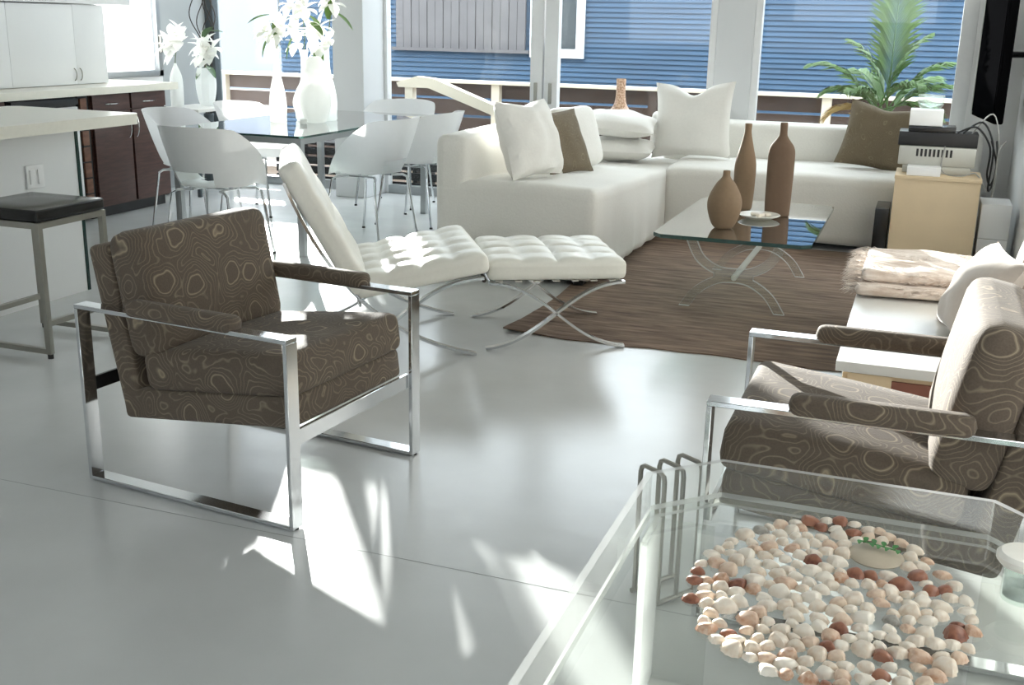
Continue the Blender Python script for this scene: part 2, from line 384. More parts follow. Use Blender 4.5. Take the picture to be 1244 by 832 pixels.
# left wall with the bright window over the worktop's end
LW0, LW1, LWZ0, LWZ1 = 6.95, 7.76, .93, 2.4
r = sroot('wall_left')
box('wall_segment', (WL-.12, BV-.15, 0), (WL, LW0, CH), 'wall_paint', r)
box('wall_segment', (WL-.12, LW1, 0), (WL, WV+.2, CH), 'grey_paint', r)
box('wall_segment', (WL-.12, LW0, 0), (WL, LW1, LWZ0), 'wall_paint', r)
box('wall_segment', (WL-.12, LW0, LWZ1), (WL, LW1, CH), 'wall_paint', r)
r = sroot('window_1')
for a, b in (((LW0, LWZ0), (LW0+.05, LWZ1)), ((LW1-.05, LWZ0), (LW1, LWZ1)), ((LW0, LWZ0), (LW1, LWZ0+.05)), ((LW0, LWZ1-.05), (LW1, LWZ1))):
    box('window_frame', (WL-.07, a[0], a[1]), (WL+.012, b[0], b[1]), 'grey_metal', r, .004)
box('window_pane', (WL-.04, LW0+.05, LWZ0+.05), (WL-.034, LW1-.05, LWZ1-.05), 'glare_diffuser', r)
box('window_handle', (WL+.012, LW1-.04, 1.12), (WL+.035, LW1-.02, 1.26), 'satin_steel', r, .004)
# unseen back wall; its openings are added to let in fill light
r = sroot('wall_back')
for a, b in (((WL-.12, 0), (-5.2, CH)), ((-2.9, 0), (-2.3, CH)), ((0.0, 0), (WR+.12, CH)), ((-5.2, 0), (-2.9, 1.15)), ((-2.3, 0), (0, 1.55)), ((-5.2, 2.2), (-2.9, CH)), ((-2.3, 2.2), (0, CH))):
    box('wall_segment', (a[0], BV-.12, a[1]), (b[0], BV, b[1]), 'wall_paint', r)
# window wall: columns, header and transom, jambs, panes
r = sroot('wall_window')
box('header', (WL-.12, WV-.03, 2.78), (WR+.12, WV+.14, CH), 'wall_paint', r)
box('corner_pier', (.27, WV-.02, 0), (WR, WV+.14, 2.78), 'wall_paint', r)
def column(name, x0, x1, y0):
    struct(box(name, (x0, y0, 0), (x1, WV+.12, 2.78), 'column_paint', None, .012, 3))
column('trim_1', -4.50, -4.225, 8.02); column('trim_2', -1.50, -1.225, 8.375)
def bay(k, x0, x1, jl, jr, lowz=.07, mats=('white_frame', 'white_frame')):
    r = sroot('window_%d' % k); y0, y1 = WV-.02, WV+.06
    box('jamb', (x0, y0, 0), (x0+jl, y1, 2.78), mats[0], r, .006)
    box('jamb', (x1-jr, y0, 0), (x1, y1, 2.78), mats[1], r, .006)
    box('bottom_rail', (x0+jl, y0, 0), (x1-jr, y1, lowz), 'grey_metal', r, .006)
    box('top_rail', (x0+jl, y0, 2.70), (x1-jr, y1, 2.78), 'white_frame', r, .006)
    box('pane', (x0+jl, WV+.017, lowz), (x1-jr, WV+.023, 2.70), 'window_glass', r)
    return r
bay(2, WL, -4.50, .085, .03, mats=('dark_frame', 'white_frame'))
b3 = bay(3, -4.225, -2.845, .03, .10)
b4 = bay(4, -2.83, -1.50, .11, .05)
bay(5, -1.225, .27, .05, .10)
for b_, x in ((b3, -2.895), (b4, -2.775)):
    box('pull_handle', (x-.012, WV-.04, .80), (x+.012, WV-.02, .96), 'satin_steel', b_, .004)

# ------------------------------------------------------------------ outside
struct(box('ground_outside', (-40, WV+.2, -.5), (25, 60, -.4), 'gravel'))
r = sroot('deck')
for i in range(13):
    box('deck_board', (-9, WV+.14+i*.142, -.10), (3, WV+.14+i*.142+.134, -.065), 'deck_wood', r)
# deck railing: cream cap, posts, brown boards
r = thing('deck_railing', 'cream-capped wooden deck railing with brown boards outside the windows', 'railing', (0, 10.15, -.1))
box('top_cap', (-9, -.06, .935), (3, .08, .965), 'rail_cream', r, .005)
for i in range(8): box('post', (-8.6+i*1.55, -.03, 0), (-8.52+i*1.55, .05, .935), 'rail_cream' if i % 2 else 'rail_brown', r)
for i, z in enumerate((.80, .63, .46, .29, .12)): box('rail_board', (-9, .05, z), (3, .075, z+.145), 'rail_brown', r)
r = thing('deck_bench', 'low dark slatted bench on the deck just outside the glass', 'bench', (-4.1, 8.85, -.065))
for i in range(5): box('slat', (-1.35, -.2+i*.085, .40), (1.35, -.13+i*.085, .425), 'black_plastic', r)
for i in range(4): box('front_slat', (-1.35, -.21, .06+i*.085), (1.35, -.19, .125+i*.085), 'black_plastic', r)
for x in (-1.3, 0, 1.26): box('leg', (x, -.19, 0), (x+.04, .2, .40), 'black_plastic', r)
# slanting pale handrail in front of it
r = thing('stair_handrail', 'pale slanting wooden handrail on a post outside the glass', 'handrail', (-4.42, 9.3, -.07))
box('post', (-.04, -.04, 0), (.04, .04, .96), 'rail_cream', r, .005)
bm = bmesh.new(); addprism(bm, [(-.12, .94), (.08, 1.0), (.25, .985), (1.15, .66), (1.13, .58), (.2, .90), (-.1, .90)], -.05, .05); obj('sloping_rail', bm, 'rail_cream', r, False)
# blue house next door
HV, HX0, HX1, HT = 13.0, -8.05, 4.5, 2.25
r = thing('blue_house', 'blue clapboard house standing across from the deck', 'house', (0, HV, -.4))
bm = bmesh.new(); nb = 46; bh = (HT+.4)/nb
for i in range(nb):
    z = i*bh; vs = [bm.verts.new(q) for q in ((HX0, -.026, z), (HX1, -.026, z), (HX1, -.004, z+bh), (HX0, -.004, z+bh), (HX0, 0.002, z), (HX1, .002, z))]
    bm.faces.new(vs[:4]); bm.faces.new((vs[0], vs[1], vs[5], vs[4]))
o = obj('siding', bm, 'siding_blue', r, False); o['kind'] = 'stuff'
box('wall_core', (HX0, .003, 0), (HX1, 5, HT+.4), 'siding_blue', r)
box('roof_edge', (HX0-.2, -.25, HT+.4), (HX1+.2, 5.2, HT+.5), 'trim_white', r)
gb0, gb1 = -6.35, -4.62
for i in range(16):
    a = gb0+(gb1-gb0)*i/16; box('wall_board', (a+.004, -.06-.008*(i % 2), 1.50), (a+(gb1-gb0)/16-.004, -.03, 2.6), 'garage_board', r)
box('ledge', (gb0-.05, -.09, 1.46), (gb1+.05, -.03, 1.50), 'garage_board', r)
wf = box('window_trim', (-4.56, -.07, 1.42), (-3.88, -.03, 2.62), 'trim_white', r, .005)
box('pane', (-4.46, -.076, 1.53), (-3.98, -.068, 2.56), 'house_glass', wf)
# pale house far behind on the left
r = thing('pale_house', 'pale distant house seen through the window behind the dining table', 'house', (-17, 24, -.4))
box('wall', (-9, 0, 0), (9, 6, 3.6), 'far_wall', r)
prism('roof', [(-.5, 3.6), (6.5, 3.6), (3, 4.6)], -9.4, 9.4, 'far_roof', r, plane='yz')
for i in range(5): box('house_window', (-7.5+i*3.2, -.04, 1.2), (-6.6+i*3.2, 0, 2.5), 'house_glass', r)

# ------------------------------------------------------------------ potted palm on the deck
def frond(root, length, azim, lift, droop, name, material, nl=38, wid=.26):
    bm = bmesh.new(); pts = []
    for i in range(nl+1):
        t = i/nl; a = lift-droop*t*t
        pts.append((pts[-1]+Vector((math.cos(azim)*math.cos(a), math.sin(azim)*math.cos(a), math.sin(a)))*length/nl) if pts else Vector((0, 0, 0)))
    addtube(bm, pts, [.007*(1-.8*i/nl)+.001 for i in range(nl+1)], 5)
    side = Vector((-math.sin(azim), math.cos(azim), 0))
    for i in range(8, nl+1):
        t = i/nl; tan = (pts[i]-pts[i-1]).normalized(); upv = side.cross(tan)
        L_ = wid*math.sin(PI*min(1, (t*.86+.12)))**.7*(1+rnd.uniform(-.12, .12))
        for sg in (-1, 1):
            d = (tan*1.0+side*sg*.62+upv*.14*rnd.uniform(-1, 1.2)).normalized(); b = pts[i]; wv = upv*.002+tan*.015
            mid = b+d*L_*.5+Vector((0, 0, .01)); tip = b+d*L_-Vector((0, 0, L_*.22))
            q = [bm.verts.new(x) for x in (b-wv*.5, b+wv*.5, mid+wv, mid-wv)]; e = bm.verts.new(tip); bm.faces.new(q); bm.faces.new((q[3], q[2], e))
    return obj(name, bm, material, root)
PX, PY = -.32, 8.95
r = thing('potted_palm', 'leafy green palm in a clay pot outside the window', 'palm', (PX, PY, -.065))
lathe('pot', smoothprof([(.001, .0), (.13, 0), (.17, .2), (.19, .36), (.20, .38), (.17, .38), (.16, .33), (.001, .33)], 3), 'terracotta', r, n=20)
for k, (dx, dy) in enumerate(((.02, 0), (-.03, .02), (.0, -.03), (.05, .02))):
    tube('cane', [(dx, dy, .33), (dx*1.6, dy*1.6, .58), (dx*2.2, dy*2.0, .80)], [.018, .014, .010], 'stem_green', r, 7)
fr = [(PI*.5, 1.52, .2, 1.0), (PI*.98, 1.0, 1.25, .72), (PI*1.02, .75, 1.3, .55), (.03, 1.05, 1.0, .68), (.06, .7, 1.1, .60), (PI*.95, 1.25, .8, .62), (.15, 1.3, .7, .66), (PI*.25, .9, 1.0, .6), (PI*1.3, .8, 1.2, .5), (PI*1.75, .8, 1.2, .5), (PI*.7, 1.0, 1.1, .6), (PI*1.05, .4, 1.3, .45), (-.1, .35, 1.2, .45)]
for k, (az, lf, dr, ln) in enumerate(fr):
    o = frond(r, ln, az, lf, dr, 'frond', 'palm_dry' if k == 11 else 'palm_green', wid=.40 if ln > .9 else .24); o.location = (rnd.uniform(-.04, .06), rnd.uniform(-.03, .04), .86+rnd.uniform(-.05, .05))

# ------------------------------------------------------------------ kitchen along the left wall
CF = -5.42
r = thing('base_cabinet', 'dark brown base cabinet with two drawers over two doors beside the corner stand', 'cabinet', (CF, 6.27, 0))
box('body', (-.52, 0, .08), (-.022, .82, .875), 'dark_wood', r)
box('plinth', (-.5, 0, 0), (-.07, .82, .08), 'black_plastic', r)
for k in range(2):
    y0, y1 = .012+k*.41, .40+k*.41
    d = box('drawer', (-.02, y0, .755), (0, y1, .865), 'dark_wood', r, .003)
    ym = (y0+y1)/2; tube('handle', bez((.001, ym-.07, .80), (.03, ym-.06, .80), (.03, ym+.06, .80), (.001, ym+.07, .80)), .005, 'chrome', d, 6)
    d = box('door', (-.02, y0, .09), (0, y1, .745), 'dark_wood', r, .003)
    yh = y1-.03 if k == 0 else y0+.03; tube('handle', bez((.001, yh, .71), (.035, yh, .69), (.035, yh, .57), (.001, yh, .55)), .005, 'chrome', d, 6)
r = thing('wine_rack', 'narrow stacked brown rack between the dishwasher and the cabinet', 'rack', (CF, 6.16, 0))
box('body', (-.52, .0, .08), (-.02, .10, .875), 'black_plastic', r)
for k in range(7): box('shelf_front', (-.02, .004, .09+k*.11), (-.002, .066, .19+k*.11), 'brown_stack', r, .004)
r = thing('dishwasher', 'white-fronted dishwasher with a black control strip under the worktop', 'dishwasher', (CF, 5.52, 0))
box('body', (-.52, 0, .08), (-.02, .62, .87), 'black_plastic', r); box('door', (-.02, .01, .09), (.004, .61, .80), 'white_lacquer', r, .004); box('control_strip', (-.02, .01, .815), (.012, .61, .86), 'black_plastic', r, .004)
r = thing('base_cabinet', 'dark brown base cabinet on the far side of the dishwasher from the wine rack', 'cabinet', (CF, 4.0, 0))
box('body', (-.52, 0, .08), (-.022, 1.5, .875), 'dark_wood', r); box('plinth', (-.5, 0, 0), (-.07, 1.5, .08), 'black_plastic', r)
for k in range(3):
    d = box('door', (-.02, .01+k*.5, .09), (0, .49+k*.5, .865), 'dark_wood', r, .003); tube('handle', bez((.001, .44+k*.5, .81), (.035, .44+k*.5, .79), (.035, .44+k*.5, .67), (.001, .44+k*.5, .65)), .005, 'chrome', d, 6)
tag(box('worktop', (WL+.002, 3.98, .877), (-5.31, 7.10, .928), 'cream_stone', None, .006), 'long cream stone worktop along the wall over the brown cabinets', 'worktop')
r = thing('wall_cabinet', 'white flat-front wall cabinets reaching down to the worktop', 'cabinet', (WL, 0, 0))
box('body', (.002, 4.0, .9295), (.33, 6.68, 1.47), 'white_lacquer', r)
ed = [6.68, 6.365, 5.76, 5.16, 4.58, 4.0]
for k in range(5):
    d = box('door', (.332, ed[k+1]+.001, .932), (.35, ed[k]-.001, 1.468), 'white_lacquer', r, .002)
    yh = ed[k+1]+.028 if k % 2 == 0 else ed[k]-.028; tube('handle', bez((.35, yh, .96), (.375, yh, .965), (.375, yh, 1.035), (.35, yh, 1.04)), .004, 'satin_steel', d, 6)
tag(box('upper_shelf_cabinet', (WL+.002, 4.0, 1.475), (-5.56, 6.93, 2.3), 'white_lacquer', None, .004), 'white upper cabinet running above the flat-front wall cabinets', 'cabinet')
# island
r = thing('kitchen_island', 'white kitchen island with an overhanging cream top beside the black stool', 'island', (0, 0, 0))
box('body', (-4.5, 2.2, 0), (-4.05, 4.54, .862), 'white_lacquer', r)
box('glass_end_panel', (-4.52, 4.542, 0), (-4.045, 4.56, .862), 'glass_edge', r)
bm = bmesh.new(); ol = [(-4.66, 2.1), (-3.80, 2.1)]+[(-3.80-.05+.05*math.cos(a), 4.76-.05+.05*math.sin(a)) for a in [i*PI/12 for i in range(7)]]+[(-4.61, 4.78), (-4.66, 4.74)]
addprism(bm, ol, .864, .918, 'xy'); obj('top', bm, 'cream_stone', r, False)
pl = rbox('switch_plate', (.012, .115, .115), .005, 'white_plastic', r, (-4.044, 4.24, .635), n=3)
for s_ in (-1, 1): box('switch', (-4.038, 4.24+s_*.026-.014, .60), (-4.032, 4.24+s_*.026+.014, .67), 'white_plastic', pl, .002)
# bar stool
def bar_stool(loc, label):
    r = thing('bar_stool', label, 'stool', loc); h = .19
    rbox('seat', (.40, .40, .05), .006, 'black_lacquer', r, (0, 0, .605), n=3)
    for sx in (-1, 1):
        for sy in (-1, 1):
            l = box('leg', (sx*h-.0125, sy*h-.0125, .02), (sx*h+.0125, sy*h+.0125, .578), 'satin_steel', r, .002)
            lathe('glide', [(.001, 0), (.012, 0), (.012, .019), (.001, .019)], 'rubber', l, (sx*h, sy*h, 0), 10)
    for s_ in (-1, 1):
        box('seat_rail', (-h+.0125, s_*h-.012, .553), (h-.0125, s_*h+.012, .579), 'satin_steel', r); box('seat_rail', (s_*h-.012, -h+.0125, .553), (s_*h+.012, h-.0125, .579), 'satin_steel', r)
        box('floor_rail', (-h+.0125, s_*h-.011, .02), (h-.0125, s_*h+.011, .042), 'satin_steel', r)
    box('footrest', (h-.011, -h+.0125, .14), (h+.011, h-.0125, .162), 'satin_steel', r)
    box('footrest', (-h-.011, -h+.0125, .14), (-h+.011, h-.0125, .162), 'satin_steel', r)
    return r
bar_stool((-3.535, 3.685, 0), 'square black-topped counter stool with a steel frame at the island')

# ------------------------------------------------------------------ stand, vases and twigs in the corner
r = thing('corner_stand', 'small white-topped stand under the pair of frosted vases', 'table', (-5.60, 7.68, 0))
box('top', (-.19, -.25, .675), (.22, .27, .70), 'white_top', r, .005)
for sx in (-1, 1):
    for sy in (-1, 1): box('leg', (sx*.165-.014, sy*.215-.014, 0), (sx*.165+.014, sy*.215+.014, .675), 'dark_frame', r)
box('shelf', (-.17, -.22, .32), (.18, .23, .335), 'dark_frame', r)
r = tag(lathe('frosted_bottle', smoothprof([(.001, 0), (.045, 0), (.05, .03), (.052, .16), (.045, .25), (.014, .33), (.010, .345), (.001, .345)], 4), 'frosted_glass', None, n=10), 'slim frosted glass bottle on the corner stand', 'vase')
r.location = (-5.64, 7.52, .701)
r = tag(lathe('frosted_vase', smoothprof([(.001, 0), (.05, 0), (.075, .08), (.085, .17), (.08, .24), (.065, .30), (.06, .30), (.001, .27)], 4), 'frosted_glass', None, n=9), 'wide faceted frosted glass vase on the corner stand', 'vase')
r.location = (-5.56, 7.80, .701)
def petal(bm, base, d, L_, W_, cup, ns=5):
    d = Vector(d).normalized(); s = d.cross(Vector((0, 0, 1))); s = s.normalized() if s.length > .01 else Vector((1, 0, 0)); n_ = s.cross(d); prev = None
    for i in range(ns+1):
        t = i/ns; wd = W_*math.sin(PI*min(1, .08+.92*t))**.8*.5 if i < ns else .001; p = Vector(base)+d*L_*t+n_*cup*(t*t)*L_
        q = [bm.verts.new(p-s*wd+n_*wd*.3), bm.verts.new(p), bm.verts.new(p+s*wd+n_*wd*.3)]
        if prev:
            for k in range(2): bm.faces.new((prev[k], prev[k+1], q[k+1], q[k]))
        prev = q
def bloom(r, loc, size, seed, axis=(0, -.4, .6)):
    rr = random.Random(seed); bm = bmesh.new(); ax = Vector(axis).normalized(); u = ax.orthogonal().normalized(); v = ax.cross(u)
    for k in range(6):
        a = k*PI/3+rr.uniform(-.2, .2); petal(bm, Vector(loc), u*math.cos(a)+v*math.sin(a)+ax*rr.uniform(.3, .7), 1.2*size*rr.uniform(.85, 1.1), size*.72, -.25)
    return obj('flower', bm, 'petal_white', r)
def leaf(r, loc, d, L_, W_, m_='leaf_green'):
    bm = bmesh.new(); petal(bm, loc, d, L_*1.2, W_*1.5, -.25, 6); return obj('leaf', bm, m_, r)
def branch(name, label, loc, stem, blooms, leaves, lm='leaf_green'):
    r = thing(name, label, 'flowers', loc); tube('stem', smoothprof(stem, 4), .0035, 'stem_green', r, 6)
    for i, (p, s_) in enumerate(blooms): bloom(r, p, s_, i*7+len(label), (rnd.uniform(-.6, .6), -.7, rnd.uniform(-.1, .8)))
    for (p, d, l_, w_) in leaves: leaf(r, p, d, l_, w_, lm)
    return r
branch('lily_stem', 'white lilies standing in the slim frosted bottle in the corner', (-5.64, 7.52, .74), [(0, 0, 0), (.0, 0, .3), (.03, -.01, .42)],
       [((.02, -.01, .42), .12), ((-.02, .02, .50), .12), ((.07, -.02, .47), .12), ((.05, .02, .55), .10), ((-.05, -.01, .44), .11)], [((0, 0, .36), (-.5, -.3, .5), .1, .03)], 'leaf_dark')
branch('lily_stem', 'white lilies standing in the wide faceted vase in the corner', (-5.56, 7.80, .74), [(0, 0, 0.02), (.01, 0, .25), (.0, -.01, .42)],
       [((0, -.02, .36), .12), ((.07, -.02, .33), .11), ((.02, 0, .47), .10), ((.09, .0, .43), .10), ((-.05, .0, .44), .09), ((.05, -.03, .40), .11)],
       [((0, 0, .27), (-.2, -.6, -.4), .11, .045), ((.02, 0, .28), (.8, -.4, -.35), .13, .04), ((.0, 0, .5), (.6, -.3, .6), .16, .05), ((.04, 0, .55), (.9, -.1, .2), .14, .04)], 'leaf_dark')
r = thing('twig_vase', 'tall dark curly willow twigs in a slim floor vase by the dark window jamb', 'branches', (-5.79, 8.14, 0))
lathe('vase', smoothprof([(.001, 0), (.07, 0), (.08, .1), (.06, .4), (.04, .55), (.045, .6), (.035, .6), (.03, .5), (.001, .5)], 3), 'dark_frame', r, n=16)
for k in range(6):
    a = rnd.uniform(0, 6.28); pts = [(0, 0, .5)]; ph = rnd.uniform(0, 6)
    for i in range(1, 22):
        z = .5+i*.065; pts.append((.026*math.sin(i*.9+ph)+.006*i*math.cos(a), .03*math.cos(i*.8+ph)+.005*i*math.sin(a), z))
    tube('twig', smoothprof(pts, 2), .0045, 'twig', r, 5)

# ------------------------------------------------------------------ dining table
TX0, TX1, TY0, TY1, TZ = -4.42, -3.43, 5.72, 7.62, .735
r = thing('dining_table', 'glass-topped dining table with a grey metal frame', 'table', (0, 0, 0))
gt = prism('glass_top', [(TX0, TY0), (TX1-.02, TY0), (TX1, TY0+.02), (TX1, TY1), (TX0, TY1)], TZ-.012, TZ, 'table_glass', r, 'xy', 'glass_edge')
for x in (TX0+.035, TX1-.075):
    for y in (TY0+.045, TY1-.085): box('leg', (x, y, 0), (x+.042, y+.042, TZ-.013), 'grey_metal', r, .002)
for x in (TX0+.04, TX1-.07): box('side_rail', (x, TY0+.087, TZ-.055), (x+.032, TY1-.085, TZ-.0135), 'grey_metal', r)
for y in (TY0+.05, TY1-.08): box('end_rail', (TX0+.077, y, TZ-.055), (TX1-.075, y+.032, TZ-.0135), 'grey_metal', r)
# white tub chairs
def tub_chair(loc, rz, label):
    """faces +x; shell wraps from arm to arm round the back"""
    r = thing('dining_chair', label, 'chair', loc, rz, 'white tub chairs round the dining table')
    bm = bmesh.new(); NA, NZ = 30, 8; A0 = math.radians(128)
    def shell(a, t):     # a from -A0..A0 measured from the back, t 0..1 from seat edge up to the rim
        k = abs(a)/A0; zt = .805-.08*k*k-.62*max(0, k-.45)**1.25; zb = .445
        rb, rt = .205, .285+.01*math.cos(a); rad = rb+(rt-rb)*t**.75; ext = 1.0+.10*math.sin(abs(a))**2
        return Vector((-math.cos(a)*rad*(1.0)-.0-.05*t*math.cos(a)*(1 if abs(a) < PI/2 else 0), math.sin(a)*rad*ext, zb+(zt-zb)*t))
    g = [[bm.verts.new(shell(-A0+2*A0*i/NA, j/NZ)) for j in range(NZ+1)] for i in range(NA+1)]
    for i in range(NA):
        for j in range(NZ):
            if j < 2 and 11 <= i <= 18: continue        # slot low in the back
            bm.faces.new((g[i][j], g[i+1][j], g[i+1][j+1], g[i][j+1]))
    bmesh.ops.solidify(bm, geom=bm.faces[:], thickness=.009)
    obj('shell', bm, 'white_plastic', r)
    bm = bmesh.new(); nr = 7; cen = bm.verts.new((.02, 0, .43)); prev = None
    for q in range(1, nr+1):
        ring = []
        for k in range(32):
            a = 2*PI*k/32; rx = .215+(.03 if math.cos(a) > 0 else 0); ring.append(bm.verts.new((.02*(1-q/nr)+rx*q/nr*math.cos(a), .215*q/nr*math.sin(a), .43+.017*(q/nr)**3-(.018*(q/nr)**4 if math.cos(a) > .5 else 0))))
        for k in range(32):
            if prev: bm.faces.new((prev[k], prev[(k+1) % 32], ring[(k+1) % 32], ring[k]))
            else: bm.faces.new((cen, ring[(k+1) % 32], ring[k]))
        prev = ring
    bmesh.ops.solidify(bm, geom=bm.faces[:], thickness=.012); obj('seat', bm, 'white_plastic', r)
    for sx in (-1, 1):
        for sy in (-1, 1):
            tp = [(sx*.10, sy*.10, .413), (sx*.15, sy*.17, .412), (sx*.165, sy*.20, .395), (sx*.175, sy*.215, .30), (sx*.215, sy*.24, .008)]
            l = tube('leg', tp, .0085, 'chrome', r, 8); lathe('glide', [(.001, 0), (.012, 0), (.011, .012), (.001, .012)], 'rubber', l, (sx*.215, sy*.24, 0), 8)
    for s_ in (-1, 1): tube('cross_bar', [(-.10, s_*.10, .413), (.10, s_*.10, .413)], .007, 'chrome', r, 6)
    tube('cross_bar', [(0, -.10, .413), (0, .10, .413)], .007, 'chrome', r, 6)
    return r
ch = tub_chair((-3.94, 5.58, 0), PI/2-.05, 'white tub chair with its back to the patterned armchair')
for loc, rz, lb in (((-3.42, 6.56, 0), PI*.97, 'white tub chair beside the dining table, nearer the white tufted lounge chair'),
                    ((-3.38, 7.22, 0), PI*1.0, 'white tub chair tucked beside the table right behind the sofa'),
                    ((-3.885, 7.88, 0), -PI/2, 'white tub chair at the window end of the dining table'),
                    ((-4.62, 6.32, 0), .1, 'white tub chair beside the dining table, in front of the brown cabinet'),
                    ((-4.62, 7.12, 0), 0, 'white tub chair beside the dining table, next to the corner stand')):
    dup(ch, loc, rz, lb)
# vases and flowers on the table
ZT = TZ+.001
r = tag(lathe('bottle_vase', smoothprof([(.001, 0), (.052, 0), (.055, .03), (.058, .12), (.045, .22), (.022, .33), (.016, .45), (.017, .52), (.013, .52), (.001, .48)], 5), 'milk_glass'), 'tall slender white glass bottle vase standing alone on the dining table', 'vase'); r.location = (-4.07, 6.50, ZT)
r = tag(lathe('gourd_vase', smoothprof([(.001, 0), (.06, 0), (.085, .05), (.105, .13), (.095, .2), (.055, .26), (.06, .30), (.075, .34), (.06, .40), (.03, .43), (.001, .42)], 5), 'milk_glass'), 'round double-bellied white glass vase on the dining table', 'vase'); r.location = (-3.84, 6.60, ZT)
r = tag(lathe('bottle_vase', smoothprof([(.001, 0), (.056, 0), (.06, .04), (.062, .14), (.045, .24), (.022, .34), (.018, .46), (.02, .5), (.014, .5), (.001, .46)], 5), 'frosted_glass'), 'frosted bottle vase just behind the round double-bellied vase', 'vase'); r.location = (-3.86, 6.80, ZT)
r = tag(lathe('bottle_vase', smoothprof([(.001, 0), (.06, 0), (.07, .05), (.085, .12), (.06, .2), (.028, .27), (.022, .4), (.03, .46), (.022, .46), (.001, .42)], 5), 'frosted_glass'), 'frosted onion-shaped vase beside the round double-bellied vase', 'vase'); r.location = (-3.99, 6.72, ZT)
branch('orchid_spray', 'white blossoms with green leaves in the tall slender white bottle', (-4.07, 6.50, ZT+.49), [(0, 0, 0), (-.01, 0, .08), (-.04, 0, .16)],
       [((-.03, -.02, .07), .09), ((.04, -.01, .08), .08), ((-.07, -.02, .09), .08), ((.05, 0, .13), .08)], [((-.02, 0, .09), (-.5, -.2, -.7), .15, .045), ((-.02, 0, .16), (.35, -.1, -.8), .15, .035), ((-.03, 0, .20), (-.9, -.2, -.1), .14, .04)])
branch('orchid_spray', 'white blossoms on a tall dark stem over the onion-shaped frosted vase', (-3.99, 6.72, ZT+.43), [(0, 0, 0), (.01, 0, .15), (-.01, 0, .30), (-.05, 0, .42)],
       [((-.03, -.02, .24), .10), ((.03, -.02, .30), .10), ((-.08, -.02, .33), .09), ((.05, -.01, .17), .09), ((-.04, -.02, .08), .09), ((-.06, 0, .16), .09), ((.02, -.02, .38), .09)],
       [((.04, 0, .22), (.7, -.3, -.2), .15, .045), ((-.05, -.02, .14), (-.5, -.2, -.8), .15, .04)])
branch('orchid_spray', 'white blossoms with long leaves in the frosted bottle by the column', (-3.86, 6.80, ZT+.47), [(0, 0, 0), (.02, 0, .12), (.05, 0, .30)],
       [((.0, -.03, .02), .10), ((-.07, -.03, .08), .10), ((.03, -.02, .07), .08), ((.06, -.02, .30), .10), ((.09, -.02, .38), .09), ((.03, -.02, .33), .08), ((-.03, -.03, .15), .09)],
       [((.02, 0, .2), (.2, -.2, .9), .12, .04), ((.06, 0, .25), (.9, -.1, -.4), .16, .035), ((-.05, -.02, .02), (.2, -.4, -.8), .15, .05), ((-.04, -.02, .14), (-.2, -.3, .6), .1, .05)])
r = tag(lathe('tealight', [(.001, 0), (.022, 0), (.024, .03), (.02, .03), (.001, .02)], 'milk_glass', n=14), 'small white candle cup at the foot of the round white vase', 'candle'); r.location = (-3.85, 6.45, ZT)

# ------------------------------------------------------------------ white sectional sofa
r = thing('sectional_sofa', 'large white slipcovered corner sofa under the windows', 'sofa', (0, 0, 0))
SX0, SX1, SY0, SY1 = -2.55, -1.60, 5.68, 8.36
def wr(p, k=.006, f=3.2): return noise.noise_vector(Vector(p)*f)*k
def left_seat(p, s):
    q = Vector(p)+Vector(((SX0+SX1)/2, (SY0+SY1)/2, .27)); t = (q.y-SY0)/(SY1-SY0)
    if p[2] > 0: q.z += (.085-.17*min(1, t/.75))*.55*(p[2]/s[2])+.01*max(0, 1-(p[0]/s[0])**2)
    d = wr(q, .010, 4.0)
    if p[2] < s[2]*.6 and p[0] > s[0]*.8: q.x += .012*math.sin(q.y*26+2*math.sin(q.y*5))*(.6-p[2]/s[2])*.6
    if p[2] < s[2]*.6 and p[1] < -s[1]*.8: q.y += .005*math.sin(q.x*17+2*math.sin(q.x*5))*(.6-p[2]/s[2])
    return q+d
bm = bmesh.new(); addrbox(bm, (SX1-SX0, SY1-SY0, .47), .045, 34, left_seat); obj('seat_section', bm, 'linen_white', r)
LX1 = .40
def long_seat(p, s):
    q = Vector(p)+Vector(((SX1+LX1)/2-.02, (7.42+SY1)/2, .265))
    if p[2] > 0: q.z += .018*max(0, 1-(p[1]/s[1])**2)
    if p[2] < s[2]*.5 and p[1] < -s[1]*.8: q.y += .010*math.sin(q.x*19+2*math.sin(q.x*4))*(.6-p[2]/s[2])*.6
    return q+wr(q, .009, 4.0)
bm = bmesh.new(); addrbox(bm, (LX1-SX1, SY1-7.42, .45), .05, 30, long_seat); obj('seat_section', bm, 'linen_white', r)
def rb(name, a, b, rad, m_, par, n=10, k=.005):
    c = Vector([(a[i]+b[i])/2 for i in range(3)])
    bm = bmesh.new(); addrbox(bm, [b[i]-a[i] for i in range(3)], rad, n, lambda p, s: Vector(p)+c+wr(Vector(p)+c, k, 4)); return obj(name, bm, m_, par)
rb('back_section', (SX0-.01, SY0, .10), (SX0+.19, 7.30, .80), .06, 'linen_white', r, 16)
rb('back_section', (-1.80, SY1-.24, .10), (LX1, SY1, .755), .07, 'linen_white', r, 18)
for (x, y) in ((SX0+.08, SY0+.08), (SX1-.10, SY0+.07), (SX1-.08, 7.2), (LX1-.1, 7.55), (SX0+.08, 8.2), (LX1-.1, 8.25)): box('foot', (x-.03, y-.03, .010 if -1.75 < x < -1.5 else 0), (x+.03, y+.03, .075), 'sofa_foot', r, .004)
